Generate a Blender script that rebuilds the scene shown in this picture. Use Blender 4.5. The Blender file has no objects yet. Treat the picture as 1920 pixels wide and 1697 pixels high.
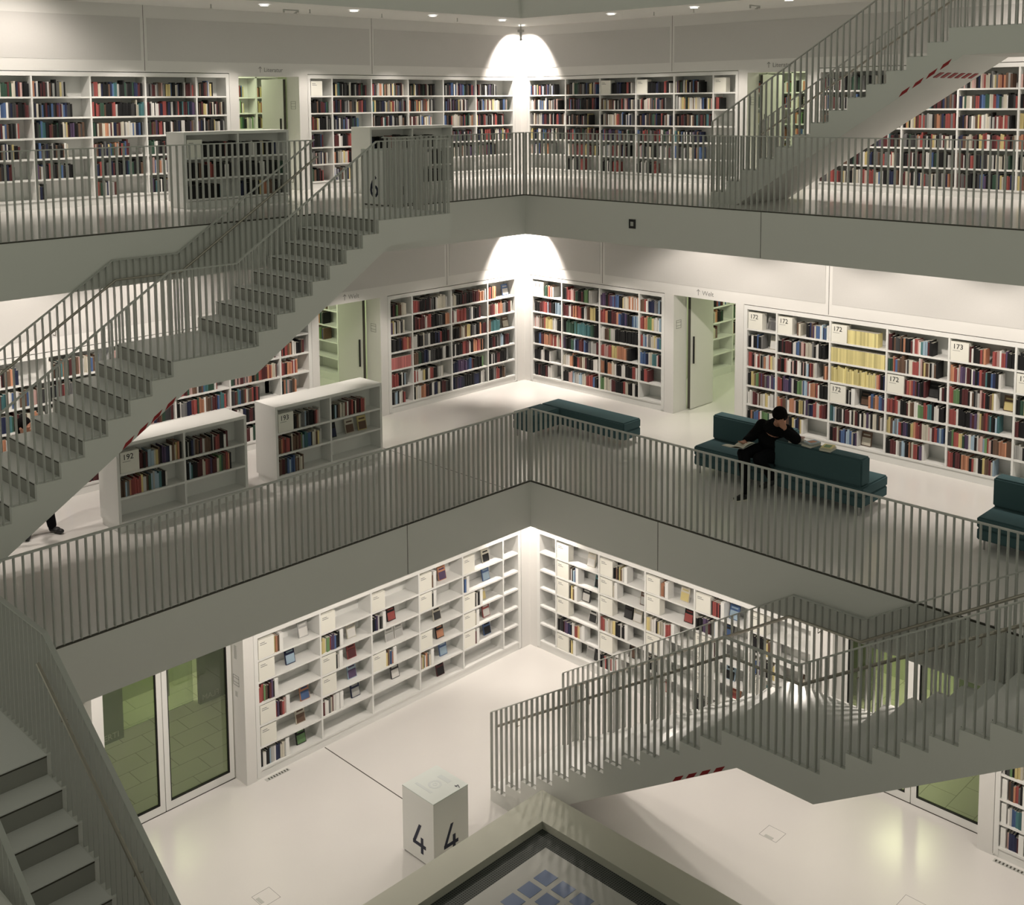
import bpy, bmesh, math, random
from mathutils import Vector, Matrix
random.seed(11)
R = math.radians
SC = bpy.context.scene
COL = SC.collection

# ------------------------------------------------------------------ camera, world, exposure
W, H = 1920, 1697
CAM = Vector((14.0202, 13.1489, 9.6151))
cr = Vector((-0.71133408, 0.70279287, -0.00927416))
cu = Vector((-0.07630442, -0.0641013, 0.99502194))
cf = Vector((-0.69869984, -0.70850068, -0.09922364))
cd = bpy.data.cameras.new('camera')
cam = bpy.data.objects.new('camera', cd)
COL.objects.link(cam)
cam.matrix_world = Matrix(((cr.x, cu.x, -cf.x, CAM.x), (cr.y, cu.y, -cf.y, CAM.y),
                           (cr.z, cu.z, -cf.z, CAM.z), (0, 0, 0, 1)))
FPX = 2109.93
cd.sensor_fit = 'HORIZONTAL'
cd.sensor_width = 36.0
cd.lens = FPX * 36.0 / W
cd.shift_x = (960 - 908.1) / W
cd.shift_y = (403.0 - 848.5) / W
cd.clip_start = 0.05
cd.clip_end = 200
SC.camera = cam

SC.view_settings.view_transform = 'Standard'
SC.view_settings.look = 'None'
SC.view_settings.gamma = 1.0
SC.view_settings.use_curve_mapping = False
SC.view_settings.exposure = 0.0
SC.cycles.use_denoising = True
SC.cycles.max_bounces = 7
SC.cycles.diffuse_bounces = 4
SC.cycles.glossy_bounces = 2
SC.cycles.transparent_max_bounces = 6
SC.cycles.sample_clamp_indirect = 4.0

wd = bpy.data.worlds.new('hall_light')
SC.world = wd
wd.use_nodes = True
bg = wd.node_tree.nodes['Background']
# soft light of the rest of the tall hall: the lit galleries all round are brighter than the dark glass roof
bg.inputs[0].default_value = (0.93, 0.94, 0.76, 1)
_nt = wd.node_tree
_tc = _nt.nodes.new('ShaderNodeTexCoord'); _sp = _nt.nodes.new('ShaderNodeSeparateXYZ')
_ab = _nt.nodes.new('ShaderNodeMath'); _ab.operation = 'ABSOLUTE'
_mr = _nt.nodes.new('ShaderNodeMapRange'); _mr.inputs['To Min'].default_value = 0.44; _mr.inputs['To Max'].default_value = 0.13
_nt.links.new(_tc.outputs['Generated'], _sp.inputs[0]); _nt.links.new(_sp.outputs['Z'], _ab.inputs[0])
_nt.links.new(_ab.outputs[0], _mr.inputs['Value']); _nt.links.new(_mr.outputs['Result'], bg.inputs[1])

# lamp power (W): wide lamps of the lower hall, wall washers of both galleries, corner lamps
P_LOW, P_GAL, P_CORNER, P_GREEN = 80, 124, 560, 30
LAMP_COL = (1.0, 0.90, 0.80)

# ------------------------------------------------------------------ measured layout (metres)
S_ = 4.0
E5 = (2.097, 1.985); E6 = (-0.411, -0.456); E7 = (-2.548, -2.550)      # opening edges (x edge, y edge)
W4 = (0.0, 0.0); W5 = (-2.309, -2.289); W6 = (-4.463, -4.374)           # wall planes
TF = 0.71                                                               # slab thickness
RH = 1.08                                                               # rail height

# ------------------------------------------------------------------ materials
def newmat(name):
    m = bpy.data.materials.new(name); m.use_nodes = True
    return m, m.node_tree, m.node_tree.nodes['Principled BSDF']

def mat(name, c, rough=0.6, metal=0.0, spec=0.4, noise=0.0, nscale=8.0):
    m, nt, b = newmat(name)
    b.inputs['Base Color'].default_value = (*c, 1)
    b.inputs['Roughness'].default_value = rough
    b.inputs['Metallic'].default_value = metal
    b.inputs['Specular IOR Level'].default_value = spec
    if noise > 0:
        tc = nt.nodes.new('ShaderNodeTexCoord'); n = nt.nodes.new('ShaderNodeTexNoise')
        n.inputs['Scale'].default_value = nscale; n.inputs['Detail'].default_value = 4
        mp = nt.nodes.new('ShaderNodeMapRange')
        mp.inputs['To Min'].default_value = 1 - noise; mp.inputs['To Max'].default_value = 1 + noise
        nt.links.new(tc.outputs['Object'], n.inputs['Vector']); nt.links.new(n.outputs['Fac'], mp.inputs['Value'])
        mx = nt.nodes.new('ShaderNodeMix'); mx.data_type = 'RGBA'; mx.blend_type = 'MULTIPLY'
        mx.inputs[0].default_value = 1.0; mx.inputs[6].default_value = (*c, 1)
        nt.links.new(mp.outputs['Result'], mx.inputs[7]); nt.links.new(mx.outputs[2], b.inputs['Base Color'])
    return m

M = {}
M['wall'] = mat('white_wall_paint', (0.74, 0.73, 0.71), 0.65, noise=0.012, nscale=2)
M['panel'] = mat('acoustic_panel_fabric', (0.60, 0.59, 0.575), 0.9, spec=0.15, noise=0.03, nscale=60)
M['fascia'] = mat('white_render_fascia', (0.70, 0.70, 0.67), 0.7, noise=0.012, nscale=3)
M['floor'] = mat('white_resin_floor', (0.73, 0.71, 0.69), 0.2, spec=0.5, noise=0.02, nscale=1.5)
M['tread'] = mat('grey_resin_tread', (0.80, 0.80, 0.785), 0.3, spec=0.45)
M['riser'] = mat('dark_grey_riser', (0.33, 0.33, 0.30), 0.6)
M['seam'] = mat('dark_seam', (0.07, 0.065, 0.055), 0.8)
M['lack'] = mat('white_lacquer', (0.78, 0.78, 0.76), 0.4)
M['bar'] = mat('grey_painted_steel', (0.47, 0.475, 0.45), 0.5)
M['steel'] = mat('brushed_steel_tube', (0.42, 0.39, 0.34), 0.3, metal=0.85)
M['black'] = mat('black_plastic', (0.015, 0.015, 0.016), 0.5)
M['ink'] = mat('dark_blue_ink', (0.012, 0.016, 0.04), 0.5)
M['greyink'] = mat('grey_ink', (0.28, 0.28, 0.27), 0.6)
M['red'] = mat('red_warning_tape', (0.30, 0.012, 0.015), 0.5)
M['sign'] = mat('sign_board', (0.82, 0.81, 0.74), 0.5)
M['teal'] = mat('teal_felt_upholstery', (0.066, 0.118, 0.130), 0.9, spec=0.15, noise=0.12, nscale=150)
M['pit'] = mat('warm_white_parapet', (0.52, 0.52, 0.44), 0.6)
M['skyl'] = mat('pale_grey_roof_panel', (0.46, 0.46, 0.43), 0.45)
M['blueglass'] = mat('blue_glass_tile', (0.19, 0.24, 0.38), 0.15, spec=0.6)
M['gwall'] = mat('side_room_wall_paint', (0.70, 0.74, 0.60), 0.7)
M['gblock'] = mat('olive_grey_wall_block', (0.20, 0.23, 0.17), 0.7)
M['cloth'] = mat('black_cloth', (0.006, 0.006, 0.007), 0.95, spec=0.1)
M['trous'] = mat('black_trouser_cloth', (0.008, 0.008, 0.010), 0.95, spec=0.1)
M['skin'] = mat('skin', (0.50, 0.25, 0.17), 0.55)
M['hair'] = mat('black_hair', (0.006, 0.005, 0.005), 0.9, spec=0.08)
M['paper'] = mat('paper_pages', (0.72, 0.69, 0.60), 0.8)
M['etch'] = mat('etched_glass_lines', (0.58, 0.62, 0.61), 0.5)
M['chrome'] = mat('chrome_leg', (0.5, 0.5, 0.5), 0.25, metal=1.0)
M['screen'] = mat('pale_glass_screen', (0.72, 0.76, 0.73), 0.15, spec=0.6)

def mat_grid(name):
    m, nt, b = newmat(name)
    tc = nt.nodes.new('ShaderNodeTexCoord'); br = nt.nodes.new('ShaderNodeTexBrick')
    br.offset = 0; br.inputs['Scale'].default_value = 1.0
    br.inputs['Brick Width'].default_value = 0.03; br.inputs['Row Height'].default_value = 0.03
    br.inputs['Mortar Size'].default_value = 0.006
    br.inputs['Color1'].default_value = (0.004, 0.005, 0.005, 1); br.inputs['Color2'].default_value = (0.006, 0.007, 0.007, 1)
    br.inputs['Mortar'].default_value = (0.09, 0.10, 0.09, 1)
    nt.links.new(tc.outputs['Object'], br.inputs['Vector']); nt.links.new(br.outputs['Color'], b.inputs['Base Color'])
    b.inputs['Roughness'].default_value = 0.7
    return m
M['grid'] = mat_grid('dark_metal_grating')

def mat_tiles(name):
    m, nt, b = newmat(name)
    tc = nt.nodes.new('ShaderNodeTexCoord'); br = nt.nodes.new('ShaderNodeTexBrick')
    br.offset = 0.5; br.inputs['Scale'].default_value = 1.0
    br.inputs['Brick Width'].default_value = 0.6; br.inputs['Row Height'].default_value = 0.38
    br.inputs['Mortar Size'].default_value = 0.006
    br.inputs['Color1'].default_value = (0.58, 0.58, 0.48, 1); br.inputs['Color2'].default_value = (0.54, 0.54, 0.45, 1)
    br.inputs['Mortar'].default_value = (0.30, 0.30, 0.24, 1)
    nt.links.new(tc.outputs['Object'], br.inputs['Vector']); nt.links.new(br.outputs['Color'], b.inputs['Base Color'])
    b.inputs['Roughness'].default_value = 0.35
    return m
M['tiles'] = mat_tiles('vestibule_floor_tiles')

def mat_glass(name):
    m = bpy.data.materials.new(name); m.use_nodes = True; nt = m.node_tree; nt.nodes.clear()
    o = nt.nodes.new('ShaderNodeOutputMaterial'); mx = nt.nodes.new('ShaderNodeMixShader')
    t = nt.nodes.new('ShaderNodeBsdfTransparent'); t.inputs[0].default_value = (0.86, 0.90, 0.84, 1)
    g = nt.nodes.new('ShaderNodeBsdfGlossy'); g.inputs['Roughness'].default_value = 0.02
    fr = nt.nodes.new('ShaderNodeFresnel'); fr.inputs['IOR'].default_value = 1.45
    nt.links.new(fr.outputs[0], mx.inputs[0]); nt.links.new(t.outputs[0], mx.inputs[1])
    nt.links.new(g.outputs[0], mx.inputs[2]); nt.links.new(mx.outputs[0], o.inputs[0])
    return m
M['glass'] = mat_glass('door_glass')

def mat_objcol(name, rough=0.55):
    m, nt, b = newmat(name)
    oi = nt.nodes.new('ShaderNodeObjectInfo'); nt.links.new(oi.outputs['Color'], b.inputs['Base Color'])
    b.inputs['Roughness'].default_value = rough; b.inputs['Specular IOR Level'].default_value = 0.3
    return m
M['book'] = mat_objcol('book_cover')

def mat_attr(name):
    m, nt, b = newmat(name)
    a = nt.nodes.new('ShaderNodeVertexColor'); a.layer_name = 'Col'
    nt.links.new(a.outputs['Color'], b.inputs['Base Color'])
    b.inputs['Roughness'].default_value = 0.6; b.inputs['Specular IOR Level'].default_value = 0.3
    return m
M['bookmass'] = mat_attr('assorted_book_covers')

def mat_emit(name, c, s):
    m = bpy.data.materials.new(name); m.use_nodes = True; nt = m.node_tree; nt.nodes.clear()
    o = nt.nodes.new('ShaderNodeOutputMaterial'); e = nt.nodes.new('ShaderNodeEmission')
    e.inputs[0].default_value = (*c, 1); e.inputs[1].default_value = s
    nt.links.new(e.outputs[0], o.inputs[0]); return m
M['lampface'] = mat_emit('lit_lamp_face', (1, 0.95, 0.88), 6.0)

# ------------------------------------------------------------------ mesh helpers
class MB:
    def __init__(self): self.v = []; self.f = []; self.mi = []
    def box(self, x0, x1, y0, y1, z0, z1, mi=0):
        if x0 > x1: x0, x1 = x1, x0
        if y0 > y1: y0, y1 = y1, y0
        if z0 > z1: z0, z1 = z1, z0
        n = len(self.v)
        self.v += [(x0, y0, z0), (x1, y0, z0), (x1, y1, z0), (x0, y1, z0), (x0, y0, z1), (x1, y0, z1), (x1, y1, z1), (x0, y1, z1)]
        for q in ((0, 3, 2, 1), (4, 5, 6, 7), (0, 1, 5, 4), (1, 2, 6, 5), (2, 3, 7, 6), (3, 0, 4, 7)):
            self.f.append(tuple(n + i for i in q)); self.mi.append(mi)
        return self
    def prism(self, pts, mapf, d0, d1, mi=0):
        """closed polygon pts (u,v) extruded between depths d0,d1; mapf(u,v,d)->xyz"""
        n = len(self.v); k = len(pts)
        self.v += [tuple(mapf(u, v, d0)) for u, v in pts] + [tuple(mapf(u, v, d1)) for u, v in pts]
        self.f.append(tuple(n + i for i in range(k))); self.mi.append(mi)
        self.f.append(tuple(n + k + i for i in reversed(range(k)))); self.mi.append(mi)
        for i in range(k):
            j = (i + 1) % k
            self.f.append((n + i, n + k + i, n + k + j, n + j)); self.mi.append(mi)
        return self
    def tube(self, pts, r, seg=8, mi=0):
        pts = [Vector(p) for p in pts]; n0 = len(self.v); rings = []
        for i, p in enumerate(pts):
            a = pts[max(i - 1, 0)]; b = pts[min(i + 1, len(pts) - 1)]
            t = (b - a).normalized()
            up = Vector((0, 0, 1)) if abs(t.z) < 0.9 else Vector((1, 0, 0))
            s = t.cross(up).normalized(); u = s.cross(t).normalized()
            rr = r[i] if isinstance(r, (list, tuple)) else r
            ring = []
            for k in range(seg):
                an = 2 * math.pi * k / seg
                ring.append(len(self.v)); self.v.append(tuple(p + s * math.cos(an) * rr + u * math.sin(an) * rr))
            rings.append(ring)
        for i in range(len(rings) - 1):
            for k in range(seg):
                self.f.append((rings[i][k], rings[i][(k + 1) % seg], rings[i + 1][(k + 1) % seg], rings[i + 1][k])); self.mi.append(mi)
        self.f.append(tuple(reversed(rings[0]))); self.mi.append(mi)
        self.f.append(tuple(rings[-1])); self.mi.append(mi)
        return self
    def mesh(self, name, mats, recalc=True, bevel=0.0, smooth=False):
        me = bpy.data.meshes.new(name)
        me.from_pydata(self.v, [], self.f)
        for m in mats: me.materials.append(m)
        for p, i in zip(me.polygons, self.mi): p.material_index = i; p.use_smooth = smooth
        if recalc or bevel:
            bm = bmesh.new(); bm.from_mesh(me)
            bmesh.ops.recalc_face_normals(bm, faces=bm.faces)
            if bevel: bmesh.ops.bevel(bm, geom=list(bm.edges), offset=bevel, segments=2, affect='EDGES', clamp_overlap=True)
            bm.to_mesh(me); bm.free()
        return me
    def build(self, name, mats, parent=None, loc=None, **kw):
        if not isinstance(mats, (list, tuple)): mats = [mats]
        return link(name, self.mesh(name, mats, **kw), parent, loc)

def link(name, data, parent=None, loc=None):
    o = bpy.data.objects.new(name, data); COL.objects.link(o)
    if parent is not None: o.parent = parent
    if loc is not None: o.location = loc
    return o

def tag(o, label, cat=None, group=None, kind=None):
    if label: o['label'] = label
    if cat: o['category'] = cat
    if group: o['group'] = group
    if kind: o['kind'] = kind
    return o

def thing(name, label, cat, loc=(0, 0, 0), group=None, rotz=0):
    o = link(name, None, None, loc); o.rotation_euler = (0, 0, rotz); o.empty_display_size = 0.1
    return tag(o, label, cat, group)

def struct(name, mb, m, label=None, **kw):
    o = mb.build(name, m, **kw); o['kind'] = 'structure'
    if label: o['label'] = label
    return o

def lpart(root, mb):
    """shift an MB given in world coordinates to the root's local frame"""
    l = root.location
    mb.v = [(x - l.x, y - l.y, z - l.z) for x, y, z in mb.v]
    return mb

class Wall:
    """side 'L': plane y=w, a=x ; side 'R': plane x=w, a=y ; d>0 into the room"""
    def __init__(s, side, w): s.side = side; s.w = w
    def p(s, a, d, z): return (a, s.w + d, z) if s.side == 'L' else (s.w + d, a, z)
    def box(s, mb, a0, a1, d0, d1, z0, z1, mi=0):
        x0, y0, _ = s.p(a0, d0, 0); x1, y1, _ = s.p(a1, d1, 0)
        return mb.box(x0, x1, y0, y1, z0, z1, mi)
    def textmat(s, a, d, z):
        if s.side == 'L': X, N = Vector((-1, 0, 0)), Vector((0, 1, 0))
        else: X, N = Vector((0, 1, 0)), Vector((1, 0, 0))
        U = Vector((0, 0, 1)); t = Vector(s.p(a, d, z))
        return Matrix(((X.x, U.x, N.x, t.x), (X.y, U.y, N.y, t.y), (X.z, U.z, N.z, t.z), (0, 0, 0, 1)))

_tx = {}
def textmesh(body, size, ext=0.001, align='LEFT'):
    k = (body, size, ext, align)
    if k in _tx: return _tx[k]
    c = bpy.data.curves.new('lettering', 'FONT'); c.body = body; c.size = size; c.extrude = ext; c.align_x = align
    c.resolution_u = 3
    o = bpy.data.objects.new('tmp', c); COL.objects.link(o)
    dg = bpy.context.evaluated_depsgraph_get()
    me = bpy.data.meshes.new_from_object(o.evaluated_get(dg))
    bpy.data.objects.remove(o); _tx[k] = me
    return me

def text(body, size, mw, m, parent=None, name='lettering', ext=0.001, align='LEFT', sx=1.0):
    me = textmesh(body, size, ext, align)
    if not me.materials: me.materials.append(m)
    o = link(name, me, parent)
    mw = mw @ Matrix.Diagonal((sx, 1, 1, 1))
    if parent is not None: mw = Matrix.Translation(-parent.location) @ mw
    o.matrix_local = mw
    return o

# ------------------------------------------------------------------ structure: floors and fascias
FAR = 11.2
EXT = 10.6
def lshape(mb, wx, wy, ex, ey, z0, z1, fx, fy):
    """ring corner: along the left wall (y wy..ey) and along the right wall (x wx..ex)"""
    mb.box(wx - .5, fx, wy - .5, ey, z0, z1)
    mb.box(wx - .5, ex, ey, fy, z0, z1)
    return mb

# lower floor
mb = MB(); mb.box(-3.6, 13.6, -3.6, 13.6, -0.3, 0.0)
struct('floor', mb, M['floor'])
# two gallery slabs: body in white render, thin resin topping
for nm, w, e, z, fx, fy in (('floor_middle', W5, E5, 4.0, 13.4, 13.4), ('floor_upper', W6, E6, 8.0, 13.4, 13.4), ('ceiling', W6, E7, 12.0, 13.4, 13.4)):
    mb = MB()
    wx = w[0] - (4.6 if nm != 'ceiling' else .4); wy = w[1] - (4.6 if nm != 'ceiling' else .4)
    mb.box(wx, fx, wy, e[1], z - TF, z - 0.012); mb.box(wx, e[0], e[1], fy, z - TF, z - 0.012)
    struct(nm, mb, M['fascia'])
    if nm != 'ceiling':
        mb = MB(); mb.box(wx, fx, wy, e[1] - .02, z - 0.012, z); mb.box(wx, e[0] - .02, e[1] - .02, fy, z - 0.012, z)
        o = struct('trim_%d' % (1 if z == 4 else 2), mb, M['floor'])
        mb = MB(); mb.box(e[0], fx, e[1] - .02, e[1] + .003, z - .02, z - .004); mb.box(e[0] - .02, e[0] + .003, e[1], fy, z - .02, z - .004)
        struct('trim_%d' % (3 if z == 4 else 4), mb, M['seam'])
# the far part of the middle slab that the lower-left staircase hangs from
mb = MB(); mb.box(11.2, 15.5, 1.985, 9.5, 3.29, 3.99); struct('floor_middle_far', mb, M['fascia'])
mb = MB(); mb.box(11.22, 15.5, 1.985, 9.5, 3.99, 4.0); struct('trim_5', mb, M['floor'])
# fascia joints
mb = MB()
for xj in (4.52,): mb.box(xj - .004, xj + .004, E5[1] - .01, E5[1] + .002, 3.30, 3.985)
for yj in (4.33,): mb.box(E5[0] - .01, E5[0] + .002, yj - .004, yj + .004, 3.30, 3.985)
for yj in (4.30, 9.0): mb.box(E6[0] - .01, E6[0] + .002, yj - .004, yj + .004, 7.30, 7.985)
struct('trim_6', mb, M['seam'])
# expansion joints of the floors
mb = MB(); mb.box(4.515, 4.53, 0.0, 3.75, -.002, 0.0015)
mb.box(-2.25, 2.05, 0.62, 0.632, 3.999, 4.0015) if False else None
mb.box(2.6, 2.612, -2.25, 1.95, 3.999, 4.0012)
struct('trim_7', mb, M['seam'])

# ------------------------------------------------------------------ walls with openings
TH = 0.40
def wall(name, side, wp, zf, ztop, a0, a1, openings):
    """openings: (a0,a1,z0,z1) sorted by a0, zs relative to zf"""
    Wl = Wall(side, wp); mb = MB(); cur = a0
    for o0, o1, z0, z1 in sorted(openings):
        if o0 > cur: Wl.box(mb, cur, o0, -TH, 0, zf, ztop)
        Wl.box(mb, o0, o1, -TH, 0, zf + z1, ztop)
        if z0 > 0: Wl.box(mb, o0, o1, -TH, 0, zf, zf + z0)
        cur = o1
    if a1 > cur: Wl.box(mb, cur, a1, -TH, 0, zf, ztop)
    return struct(name, mb, M['wall'])

OT = 2.18  # bookcase opening top
wall('wall_left', 'L', W4[1], 0, 3.29, -.4, 13.4, [(.22, 5.71, 0, OT), (5.88, 7.95, 0, 2.36), (8.1, 13.2, 0, OT)])
wall('wall_right', 'R', W4[0], 0, 3.29, 0, 13.4, [(.17, 5.53, 0, OT), (5.80, 7.86, 0, 2.36), (8.06, 13.2, 0, OT)])
wall('wall_left_middle', 'L', W5[1], 4, 7.29, W5[0] - .4, 12.0, [(-2.11, 1.26, 0, OT), (1.43, 2.78, 0, 2.17), (2.93, 10.9, 0, OT)])
wall('wall_right_middle', 'R', W5[0], 4, 7.29, W5[1], 12.0, [(-2.12, 1.19, 0, OT), (1.39, 2.67, 0, 2.17), (2.83, 10.9, 0, OT)])
wall('wall_left_upper', 'L', W6[1], 8, 11.29, W6[0] - .4, 12.0, [(-4.26, 1.38, 0, OT), (1.58, 2.89, 0, 2.13), (3.08, 10.9, 0, OT)])
wall('wall_right_upper', 'R', W6[0], 8, 11.29, W6[1], 12.0, [(-4.19, 1.28, 0, OT), (1.48, 2.68, 0, 2.13), (2.92, 10.9, 0, OT)])
# far walls of the lower hall
mb = MB(); mb.box(13.4, 13.8, 0, 13.4, 0, 3.2); struct('wall_far_left', mb, M['wall'])
mb = MB(); mb.box(0, 13.8, 13.4, 13.8, 0, 3.2); struct('wall_far_right', mb, M['wall'])

# acoustic panels above the shelves (thin, raised from the wall)
pn = 0
def panels(side, wp, zf, edges, z0, z1):
    global pn
    Wl = Wall(side, wp)
    for a0, a1 in edges:
        pn += 1; mb = MB(); Wl.box(mb, a0 + .06, a1 - .06, 0, .006, zf + z0, zf + z1)
        o = struct('trim_panel_%d' % pn, mb, M['panel'])
    mb = MB()
    for a0, a1 in edges:
        Wl.box(mb, a1 - .004, a1 + .004, -.001, .0015, zf + OT + .02, zf + 3.29)
    struct('trim_joint_%d' % pn, mb, M['seam'])
panels('L', W5[1], 4, [(-2.25, -.2), (-.2, 4.66), (4.66, 9.6)], 2.37, 3.2)
panels('R', W5[0], 4, [(-2.2, -.25), (-.25, 4.39), (4.39, 9.2)], 2.37, 3.2)
panels('L', W6[1], 8, [(-4.3, -.18), (-.18, 4.70), (4.70, 9.6)], 2.37, 3.08)
panels('R', W6[0], 8, [(-4.3, -.25), (-.25, 4.5), (4.5, 9.4)], 2.37, 3.08)

# ------------------------------------------------------------------ lamps
lampmesh = MB()
_n = 20
def disc(mb, cx, cy, z, r0, r1, mi, h=.004):
    n = len(mb.v)
    for k in range(_n):
        a = 2 * math.pi * k / _n
        for rr, zz in ((r1, z), (r1, z - h), (r0, z - h), (r0, z)):
            mb.v.append((cx + rr * math.cos(a), cy + rr * math.sin(a), zz))
    for k in range(_n):
        j = (k + 1) % _n
        for i in range(4):
            mb.f.append((n + 4 * k + i, n + 4 * k + (i + 1) % 4, n + 4 * j + (i + 1) % 4, n + 4 * j + i)); mb.mi.append(mi)
mbr = MB(); disc(mbr, 0, 0, 0, .075, .095, 0, .008)
ring_me = mbr.mesh('trim_ring', [M['lack']])
mbf = MB(); mbf.tube([(0, 0, -.001), (0, 0, -.004)], .075, 20); face_me = mbf.mesh('lamp_face', [M['lampface']])

def downlight(x, y, z, power, tilt, axis, half, blend, label, group):
    """tilt (deg) towards axis direction (dx,dy)"""
    t = thing('downlight', label, 'ceiling lamp', (x, y, z), group)
    link('trim_ring', ring_me, t); link('lamp_face', face_me, t)
    l = bpy.data.lights.new('lamp_beam', 'SPOT'); l.energy = power; l.color = LAMP_COL
    l.spot_size = R(2 * half); l.spot_blend = blend; l.shadow_soft_size = 0.05
    lo = link('lamp_beam', l, t); lo.location = (0, 0, -.03)
    ax = Vector((axis[0], axis[1], 0)); ax = ax.normalized() if ax.length else ax
    d = Vector((ax.x * math.sin(R(tilt)), ax.y * math.sin(R(tilt)), -math.cos(R(tilt))))
    lo.rotation_euler = d.to_track_quat('-Z', 'Y').to_euler()
    return t

ORD = ['first', 'second', 'third', 'fourth', 'fifth', 'sixth', 'seventh', 'eighth', 'ninth', 'tenth', 'eleventh', 'twelfth']
# upper gallery: -3.03 rows
for side in 'LR':
    sn = 'left' if side == 'L' else 'right'
    for k in range(7):
        a = (-2.5 if side == 'L' else -.63) + 1.9 * (k if side == 'L' else k)
        x, y = (a, -3.03) if side == 'L' else (-3.02, a)
        wide = (side == 'L' and k >= 5) or (side == 'R' and k >= 4)
        downlight(x, y, 11.275, P_GAL * (1.15 if wide else 1.6), 40 if wide else 18, (0, -1) if side == 'L' else (-1, 0), 62 if wide else 37, .8 if wide else .5,
                  'round recessed lamp in the top ceiling, %s from the corner on the %s side' % (ORD[k], sn), 'recessed lamps in the top ceiling')
    for k in range(6):
        a = (.3 if side == 'L' else .3) + 1.9 * k
        x, y = (a, -.9) if side == 'L' else (-.88, a)
        wide = (side == 'R' and k >= 1) or (side == 'L' and k >= 3)
        dim = .35 if (side == 'L' and k == 0) else 1
        downlight(x, y, 7.288, P_GAL * dim * (.95 if wide else 1), 36 if wide else 19, (0, -1) if side == 'L' else (-1, 0), 60 if wide else 38, .5,
                  'recessed lamp under the upper gallery, %s from the corner on the %s side' % (ORD[k], sn), 'recessed lamps under the upper gallery')
    for k in range(6):
        a = 2.3 + 1.9 * k
        x, y = (a, 1.5) if side == 'L' else (1.5, a)
        downlight(x, y, 3.288, P_LOW, 8, (0, -1) if side == 'L' else (-1, 0), 72, .3,
                  'recessed lamp under the middle gallery, %s from the corner on the %s side' % (ORD[k], sn), 'recessed lamps under the middle gallery')
for (w, z, nm) in ((W4, 3.288, 'lower'), (W5, 7.288, 'middle'), (W6, 11.275, 'upper')):
    downlight(w[0] + .52, w[1] + .52, z, P_CORNER * (.38 if nm == 'lower' else 1), 27, (-1, -1), 54, .55, 'corner lamp that bleaches the wall corner of the %s floor' % nm, None)

# ------------------------------------------------------------------ railings
BSP = 0.0953
bar_v = MB(); bar_v.box(-.006, .006, -.022, .022, 0, 1); bar_me = bar_v.mesh('baluster', [M['bar']])

def rail_run(root, pts, dirn, hz, zb, skip=None):
    """straight railing along dirn ('x' or 'y'); pts: list of (s, ztop) profile along coordinate s at fixed c
       handled by callers through a mapping; zb(s): bottom z, zt(s): top z"""
    pass

def railing(label, group, fixed, c, s0, s1, zt, zb, root=None, name='railing', kinks=(), part=False, flip=1):
    """fixed: axis kept constant ('x' or 'y') at value c; runs from s0 to s1 along the other axis"""
    lo, hi = min(s0, s1), max(s0, s1)
    P = (lambda s, z: (c, s, z)) if fixed == 'x' else (lambda s, z: (s, c, z))
    if part: t = link(name, None, root, (0, 0, 0)); off = Vector(root.location)
    else: t = thing(name, label, 'railing', P(lo, zb(lo)), group); off = Vector(t.location)
    if part and label: t['label'] = label
    nb = int((hi - lo) / BSP)
    for i in range(nb + 1):
        s = s0 + (BSP * i if s1 > s0 else -BSP * i)
        b = link('baluster', bar_me, t)
        z0 = zb(s); z1 = zt(s)
        b.location = Vector(P(s, z0)) - off
        b.scale = (1, 1, z1 - z0)
        if fixed == 'y': pass
        else: b.rotation_euler = (0, 0, R(90))
    ks = [lo] + sorted(k for k in kinks if lo < k < hi) + [hi]
    mb = MB(); hw = .022
    for k in range(len(ks) - 1):
        a, b = ks[k], ks[k + 1]
        e = 1e-4
        za, zb_ = zt(a + e), zt(b - e)
        pts = [(a, za), (b, zb_), (b, zb_ + .014), (a, za + .014)]
        if fixed == 'x': mb.prism(pts, lambda u, v, d: (c + d, u, v), -hw, hw)
        else: mb.prism(pts, lambda u, v, d: (u, c + d, v), -hw, hw)
    mb.v = [(x - off.x, y - off.y, z - off.z) for x, y, z in mb.v]
    mb.build('top_rail', M['bar'], t)
    return t

cst = lambda v: (lambda s: v)
railing('grey bar railing along the left edge of the middle gallery', 'gallery railings', 'y', E5[1] - .03, E5[0], 10.12, cst(5.08), cst(3.985))
railing('grey bar railing along the right edge of the middle gallery', 'gallery railings', 'x', E5[0] - .03, E5[1], 9.0, cst(5.08), cst(3.985))
railing('grey bar railing of the upper gallery at the left, before the low bookcase', 'gallery railings', 'y', E6[1] - .03, 4.16, 10.6, cst(9.08), cst(7.985))
railing('short grey bar railing of the upper gallery between block 6 and the corner', 'gallery railings', 'y', E6[1] - .03, E6[0], 2.8, cst(9.08), cst(7.985))
railing('grey bar railing along the right edge of the upper gallery', 'gallery railings', 'x', E6[0] - .03, E6[1], 8.9, cst(9.08), cst(7.985))

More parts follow.
